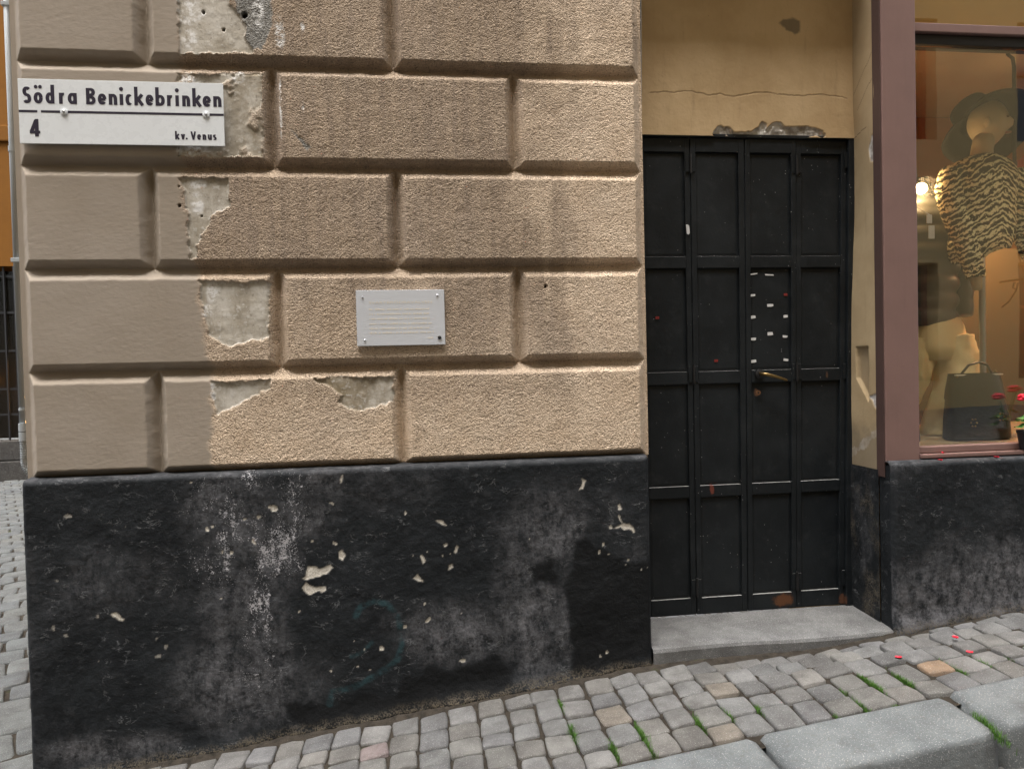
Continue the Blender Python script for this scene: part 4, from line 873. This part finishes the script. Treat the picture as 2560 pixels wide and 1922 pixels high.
for (x,y,z) in hd.v:                               # a turned head: narrow chin, nose, brow and mouth
    X=x*.073;Y=y*.086;Z=z*.112
    if z<0: X*=1-.30*(-z)**1.3; Y*=1-.22*(-z)**1.5
    fr=max(0,-y)
    X_=X; nose=math.exp(-((x/.17)**2)-((z+.12)/.20)**2)*fr; Y-=.024*nose
    Y+=.010*fr*(math.exp(-(((abs(x)-.36)/.18)**2)-((z-.12)/.10)**2)); Y-=.008*fr*math.exp(-((x/.28)**2)-((z+.50)/.07)**2); Y+=.006*fr*math.exp(-((x/.3)**2)-((z+.40)/.05)**2)
    a=math.radians(52); v2.append((hx+X_*math.cos(a)-Y*math.sin(a),hy+X_*math.sin(a)+Y*math.cos(a),2.415+Z+.10*(0)))
hd.v=v2; head=hd.build('head',MSKIN,man,smooth=True)
MEYE=simple('painted_eye',(.05,.03,.02),.4,.4)
for q in (-.36,.36):
    a=math.radians(52); X,Y=q*.073,-.074; sphere((hx+X*math.cos(a)-Y*math.sin(a),hy+X*math.sin(a)+Y*math.cos(a),2.428),.011,6,(1,1,.5)).build('eye',MEYE,head)
a=math.radians(52); X,Y=0,-.079; sphere((hx-Y*math.sin(a),hy+Y*math.cos(a),2.360),.016,6,(1,1,.36)).build('mouth',simple('painted_lips',(.30,.12,.09),.4,.4),head)
for q in (-1,1):
    X,Y=q*.072,.008; sphere((hx+X*math.cos(a)-Y*math.sin(a),hy+X*math.sin(a)+Y*math.cos(a),2.405),.022,6,(.5,1,1.2)).build('ear',MSKIN,head)
ht=MB(); rings=[]; N=48
vv=[];ff=[]
for j,(r,z) in enumerate(((.088,.115),(.098,.075),(.102,.045),(.104,.030),(.13,.022),(.165,.012),(.20,-.004),(.218,-.02),(.216,-.026),(.16,.004),(.10,.020))):
    for k in range(N):
        t_=2*math.pi*k/N; dr=max(0,(r-.104)/.11); zz=z-.10*dr*(.5-.5*math.cos(t_-math.pi*1.05))+.018*dr*math.sin(3*t_+.6)
        vv.append((r*math.cos(t_),r*.93*math.sin(t_),zz))
for j in range(10):
    for k in range(N): ff.append((j*N+k,j*N+(k+1)%N,(j+1)*N+(k+1)%N,(j+1)*N+k))
vv.append((0,0,.128)); 
for k in range(N): ff.append((len(vv)-1,(k+1)%N,k))
tl=math.radians(-14); tb=math.radians(38); vv=[(x,y*math.cos(tb)+z*math.sin(tb),-y*math.sin(tb)+z*math.cos(tb)) for x,y,z in vv]
vv=[(x*math.cos(tl)+z*math.sin(tl)+hx,y+hy+.030,-x*math.sin(tl)+z*math.cos(tl)+2.438) for x,y,z in vv]
ht.add(vv,ff).build('hat',MHAT,man,smooth=True)
# second figure: puffer jacket and cream trousers
fig=empty('jacket_mannequin',(2.52,.52,.918),'mannequin in a dark quilted puffer jacket and cream trousers beside the window post','mannequin')
jx,jy=2.50,.52; rings=[]
for i in range(61):
    t_=i/60; z=1.46+.66*t_; b=abs(math.sin(t_*math.pi*8)); base=.175+.015*math.sin(t_*3)-(.12*max(0,(t_-.86)/.14)**1.6)
    rings.append((jx,jy,z,base*(.90+.10*b),base*.66*(.88+.12*b)))
MB().loft(rings,32,p=2.3).build('puffer_jacket',MPUFF,fig,smooth=True)
for q in (-1,1):
    pts=[];rd=[]
    for i in range(41):
        t_=i/40; pts.append((jx+q*(.165+.035*math.sin(t_*2.4)),jy-.05*t_,2.06-.55*t_)); rd.append(.058*(.86+.14*abs(math.sin(t_*math.pi*7)))*(1-.15*t_))
    MB().tube(pts,rd,14).build('jacket_sleeve',MPUFF,fig,smooth=True)
MB().loft([(jx,jy,2.06,.07,.06),(jx,jy,2.13,.062,.055),(jx,jy,2.17,.055,.05)],18).build('collar',MPUFF,fig,smooth=True)
MB().tube([(jx,jy,2.12),(jx,jy,2.20),(jx,jy,2.205)],[.042,.042,.03],14).build('neck_cap',MIRON,fig)
MB().loft([(jx+.05,jy,1.29,.165,.125),(jx+.055,jy,1.36,.17,.13),(jx+.05,jy,1.46,.155,.115),(jx+.045,jy,1.50,.14,.105)],30,p=2.3).build('trouser_seat',MCREAM,fig,smooth=True)
for pts,rd in (([(jx+.135,jy-.02,1.38),(jx+.14,jy-.06,1.26),(jx+.115,jy-.08,1.15),(jx+.06,jy-.06,1.03),(jx+.03,jy-.05,.96),(jx+.03,jy-.05,.925)],[.112,.106,.094,.074,.060,.066]),([(jx-.04,jy,1.38),(jx-.07,jy-.02,1.25),(jx-.12,jy-.02,1.12),(jx-.16,jy-.01,1.0),(jx-.17,jy,.925)],[.105,.096,.08,.066,.062])):
    pts,rd=fine_path(pts,rd,44); folds(MB().tube(pts,rd,30).build('trouser_leg',MCREAM,fig,smooth=True),.009,7,13,5)
lt=B(2.295,2.322,.205,.209,1.915,1.955).build('price_tag',MPAPER,fig,bevel=.003); B(2.302,2.332,.203,.207,1.845,1.905).build('price_tag',MPAPER,fig,bevel=.003)
MB().tube([(2.31,.206,1.955),(2.33,.33,2.02),(2.38,.42,2.05)],.0012,5).build('tag_string',MPAPER,fig)
# jeans
jn=empty('denim_trousers',(2.17,.24,.918),'pair of blue denim trousers hanging beside the window post','trousers')
for q,(dx) in enumerate((0,-.02)):
    MB().tube([(2.165+dx,.22+q*.13,1.42),(2.170+dx,.22+q*.13,1.22),(2.182+dx,.215+q*.13,1.06),(2.186+dx,.21+q*.13,.98),(2.186+dx,.21+q*.13,.926)],[.045,.046,.048,.052,.055],18).build('trouser_leg',MJEAN,jn,smooth=True)
MB().loft([(2.155,.28,1.40,.05,.12),(2.155,.28,1.50,.05,.12),(2.155,.28,1.60,.045,.11)],20).build('waist',MJEAN,jn,smooth=True)
# handbag
bag=empty('handbag',(2.52,.21,.918),'dark green leather handbag with round gold studs on the display floor','handbag')
bb=MB(); bb.loft([(2.522,.215,.921,.160,.055),(2.522,.215,.93,.172,.062),(2.520,.215,1.02,.166,.060),(2.512,.215,1.12,.150,.050),(2.508,.215,1.20,.138,.036),(2.507,.215,1.232,.134,.028)],40,p=3.4); bd=bb.build('bag_body',MBAG,bag,smooth=True)
fl=MB()
for i in range(13):
    u=-1+i/6; 
fl.loft([(2.511,.213,1.115,.155,.056),(2.509,.213,1.16,.149,.050),(2.508,.213,1.20,.142,.042),(2.507,.213,1.236,.138,.033)],40,p=3.4,caps=False); fl.build('flap',MBAG,bag,smooth=True)
for q in (-.10,.09):
    MB().tube([(2.505+q,.196,1.20),(2.505+q*.9,.19,1.235),(2.505+q*.55,.185,1.275),(2.505+q*.0,.183,1.288)],.006,8).build('handle',MBAG,bag,smooth=True)
B(2.375,2.640,.180,.19,1.226,1.232).build('zip',MGOLD,bag)
for cx_,cz_ in ((2.445,1.005),(2.598,1.028)):
    for k in range(6):
        a_=k*math.pi/3; sphere((cx_+.016*math.cos(a_),.150,cz_+.018*math.sin(a_)),.0045,5).build('stud',MBRASS,bd)
for x_,z_ in ((2.385,1.222),(2.60,1.243)): sphere((x_,.185,z_),.007,6).build('clasp',MBRASS,bag)
for o_ in [bag]: o_.scale=(.9,1,.97); o_.location.x+=.022
# lamp, red shade, hanging rod
lamp=empty('spot_lamp',(2.43,.42,2.13),'bare glowing bulb on a short arm beside the sweater','lamp')
sphere((2.432,.42,2.128),.026,10).build('bulb',m_emit('bulb_glow',(1,.72,.38),30),lamp); MB().tube([(2.432,.43,2.15),(2.432,.46,2.19),(2.43,.50,2.5),(2.43,.50,2.9)],[.015,.010,.005,.005],8).build('arm',MIRON,lamp)
def pl(name,loc,e,r=.03,col=(1,.62,.30)):
    l=bpy.data.lights.new(name,'POINT'); l.energy=e; l.shadow_soft_size=r; l.color=col; o=bpy.data.objects.new(name,l); COL.objects.link(o); o.location=loc; return o
o=pl('bulb_light',(2.432,.36,2.128),1.1,.05); o.parent=lamp; o.location=Vector((2.432,.372,2.128))-lamp.location
sh=empty('red_lampshade',(3.22,.62,2.2),'red pendant lampshade glowing over the window display','lamp')
MB().loft([(3.22,.62,2.10,.26,.26),(3.22,.62,2.20,.22,.22),(3.22,.62,2.30,.13,.13),(3.22,.62,2.36,.03,.03)],28,caps=False).build('shade',simple('red_shade',(.55,.06,.02),.5,.3),sh,smooth=True)
MB().tube([(3.22,.62,2.36),(3.22,.62,2.9)],.004,6).build('flex',MIRON,sh); sphere((3.22,.62,2.16),.04,8).build('bulb',m_emit('shade_bulb',(1,.6,.25),25),sh)
o=pl('display_fill_light',(0,0,0),11.0,.12); o.parent=sh; o.location=(0,0,-.13)  # added fill light; it and the shade are placed to light the mannequins
rod=empty('hanging_rod',(2.87,.35,2.24),'black hanging rod dropping from the shop ceiling','rod')
MB().tube([(2.872,.35,2.24),(2.873,.35,2.70),(2.868,.352,2.74),(2.85,.36,2.76),(2.85,.36,2.9)],.0085,10).build('bar',MIRON,rod,smooth=True); MB().tube([(2.872,.35,2.22),(2.872,.35,2.242)],.011,10).build('end_cap',MIRON,rod)
# ================================================================ geranium at the sill, fallen petals, grass
MPET=simple('red_petal',(.62,.015,.04),.5,.3,var=.25,scale=60); MLEAF=simple('geranium_leaf',(.05,.16,.03),.5,.3,var=.3,scale=40); MPOT=simple('black_pot',(.012,.012,.013),.5,.3)
ger=empty('geranium',(2.60,-.005,.874),'red geranium in a small black pot on the shop window sill','plant')
gx,gy=2.598,-.004
MB().loft([(gx,gy,.8935,.030,.022),(gx,gy,.90,.032,.022),(gx,gy,.965,.042,.030),(gx,gy,.968,.045,.032),(gx,gy,.98,.045,.032)],20).build('pot',MPOT,ger,smooth=True)
MB().tube([(gx,gy,.97),(gx-.01,gy-.01,1.04),(gx-.025,gy-.015,1.10)],[.004,.0035,.003],7).build('stem',MLEAF,ger); MB().tube([(gx,gy,.97),(gx+.02,gy-.01,1.05),(gx+.05,gy-.01,1.14)],[.004,.0035,.003],7).build('stem',MLEAF,ger)
for cx_,cz_ in ((gx-.028,1.118),(gx+.05,1.15)):
    for k in range(13):
        th_=random.uniform(0,6.28); ph_=random.uniform(-.6,1.4); d=Vector((math.cos(th_)*math.cos(ph_),math.sin(th_)*math.cos(ph_),math.sin(ph_))); c_=Vector((cx_,gy-.016,cz_))+d*.016
        sphere(c_,.011,5,(1,1,.6)).build('blossom',MPET,ger)
for k in range(11):
    a_=random.uniform(0,6.28); r_=random.uniform(.02,.07); c_=Vector((gx+r_*math.cos(a_),gy-.01+.4*r_*math.sin(a_),random.uniform(.99,1.08))); v=[c_]; nn=10
    tx=random.uniform(-.5,.5)
    for i in range(nn):
        b=2*math.pi*i/nn; rr=.022*(1+.12*math.sin(5*b)); v.append(c_+Vector((rr*math.cos(b),rr*math.sin(b)*.75,.006*math.cos(2*b)+tx*rr*math.cos(b))))
    MB().add(v,[(0,1+i,1+(i+1)%nn) for i in range(nn)]).build('leaf',MLEAF,ger)
def petal(x,y,z,rz,label,group,n=8,s=.013,slope=.117):
    v=[];f=[]
    for j in range(4):
        for i in range(5):
            u=-1+2*i/4; w_=j/3; r=s*(.35+.65*math.sin(math.pi*(.15+.75*w_))); a_=u*r*.75; b_=(w_-.5)*2*s
            zz=.004*u*u+.003*(w_-.5)**2+.001
            X=a_*math.cos(rz)-b_*math.sin(rz); Y=a_*math.sin(rz)+b_*math.cos(rz); v.append((x+X,y+Y,z+zz+slope*X))
    for j in range(3):
        for i in range(4): f.append((j*5+i,j*5+i+1,(j+1)*5+i+1,(j+1)*5+i))
    k=len(v); v+=[(p_[0],p_[1],p_[2]-.0012) for p_ in v]; f+=[tuple(k+i for i in reversed(q)) for q in f]
    o=MB().add(v,f).build('flower_petal',MPET,None,smooth=True); return tag(o,label,'petal',group)
for (x,y),rz,lb in zip(PETALS,(.9,.7,.3),('red petal lying on a grey sett below the shop window','red petal lying in a joint between setts near the kerb','red petal lying on a sett near the shop plinth')):
    petal(x,y,float(gz(x,y))+.006,rz,lb,'fallen red petals',s=.011)
for (x,y,z,lb) in ((2.20,-.002,.8928,'red petal lying on the mauve window sill'),(2.165,-.028,.866,'red petal lying on the black ledge beside the window post'),(2.43,-.026,.868,'red petal lying on the black ledge near the potted geranium')):
    petal(x,y,z,random.uniform(0,3),lb,'fallen red petals',s=.009,slope=0)
gm=G('grass_blade'); oc=gm.noise(60,3,.6,gm.pos()); MGR=gm.out(gm.mix(oc,C(.028,.085,.007),C(.075,.17,.018)),.6,None,.3)
gb=MB(); 
XJ=[q[0] for q in colw]
for (x,y,sz) in GRASS:
    if y>-.64:
        j=min(XJ,key=lambda q:abs(q-x)); x=j if abs(j-x)<.06 else x
    for k in range(int(85*sz)):
        px=x+random.gauss(0,.005*sz**.5); py=y+random.gauss(0,.022*sz**.5); kerbz=.0
        z=float(gz(px,py))-.012; hgt=random.uniform(.006,.021)*sz**.5*1.1; a_=random.uniform(0,6.28); ln_=random.uniform(.1,.9)*hgt; w_=random.uniform(.0005,.0010)
        d=Vector((math.cos(a_),math.sin(a_),0)); s2=Vector((-d.y,d.x,0))*w_; b0=Vector((px,py,z)); b1=b0+d*ln_*.35+Vector((0,0,hgt*.65)); b2=b0+d*ln_+Vector((0,0,hgt))
        gb.add([b0-s2,b0+s2,b1+s2*.8,b1-s2*.8,b2],[(0,1,2,3),(3,2,4)])
me=bpy.data.meshes.new('grass_tufts'); me.from_pydata(gb.v,[],gb.f); o=link(me,'grass_tufts',MGR); tag(o,'bright green grass sprouting from the joints between the setts','grass',kind='stuff')
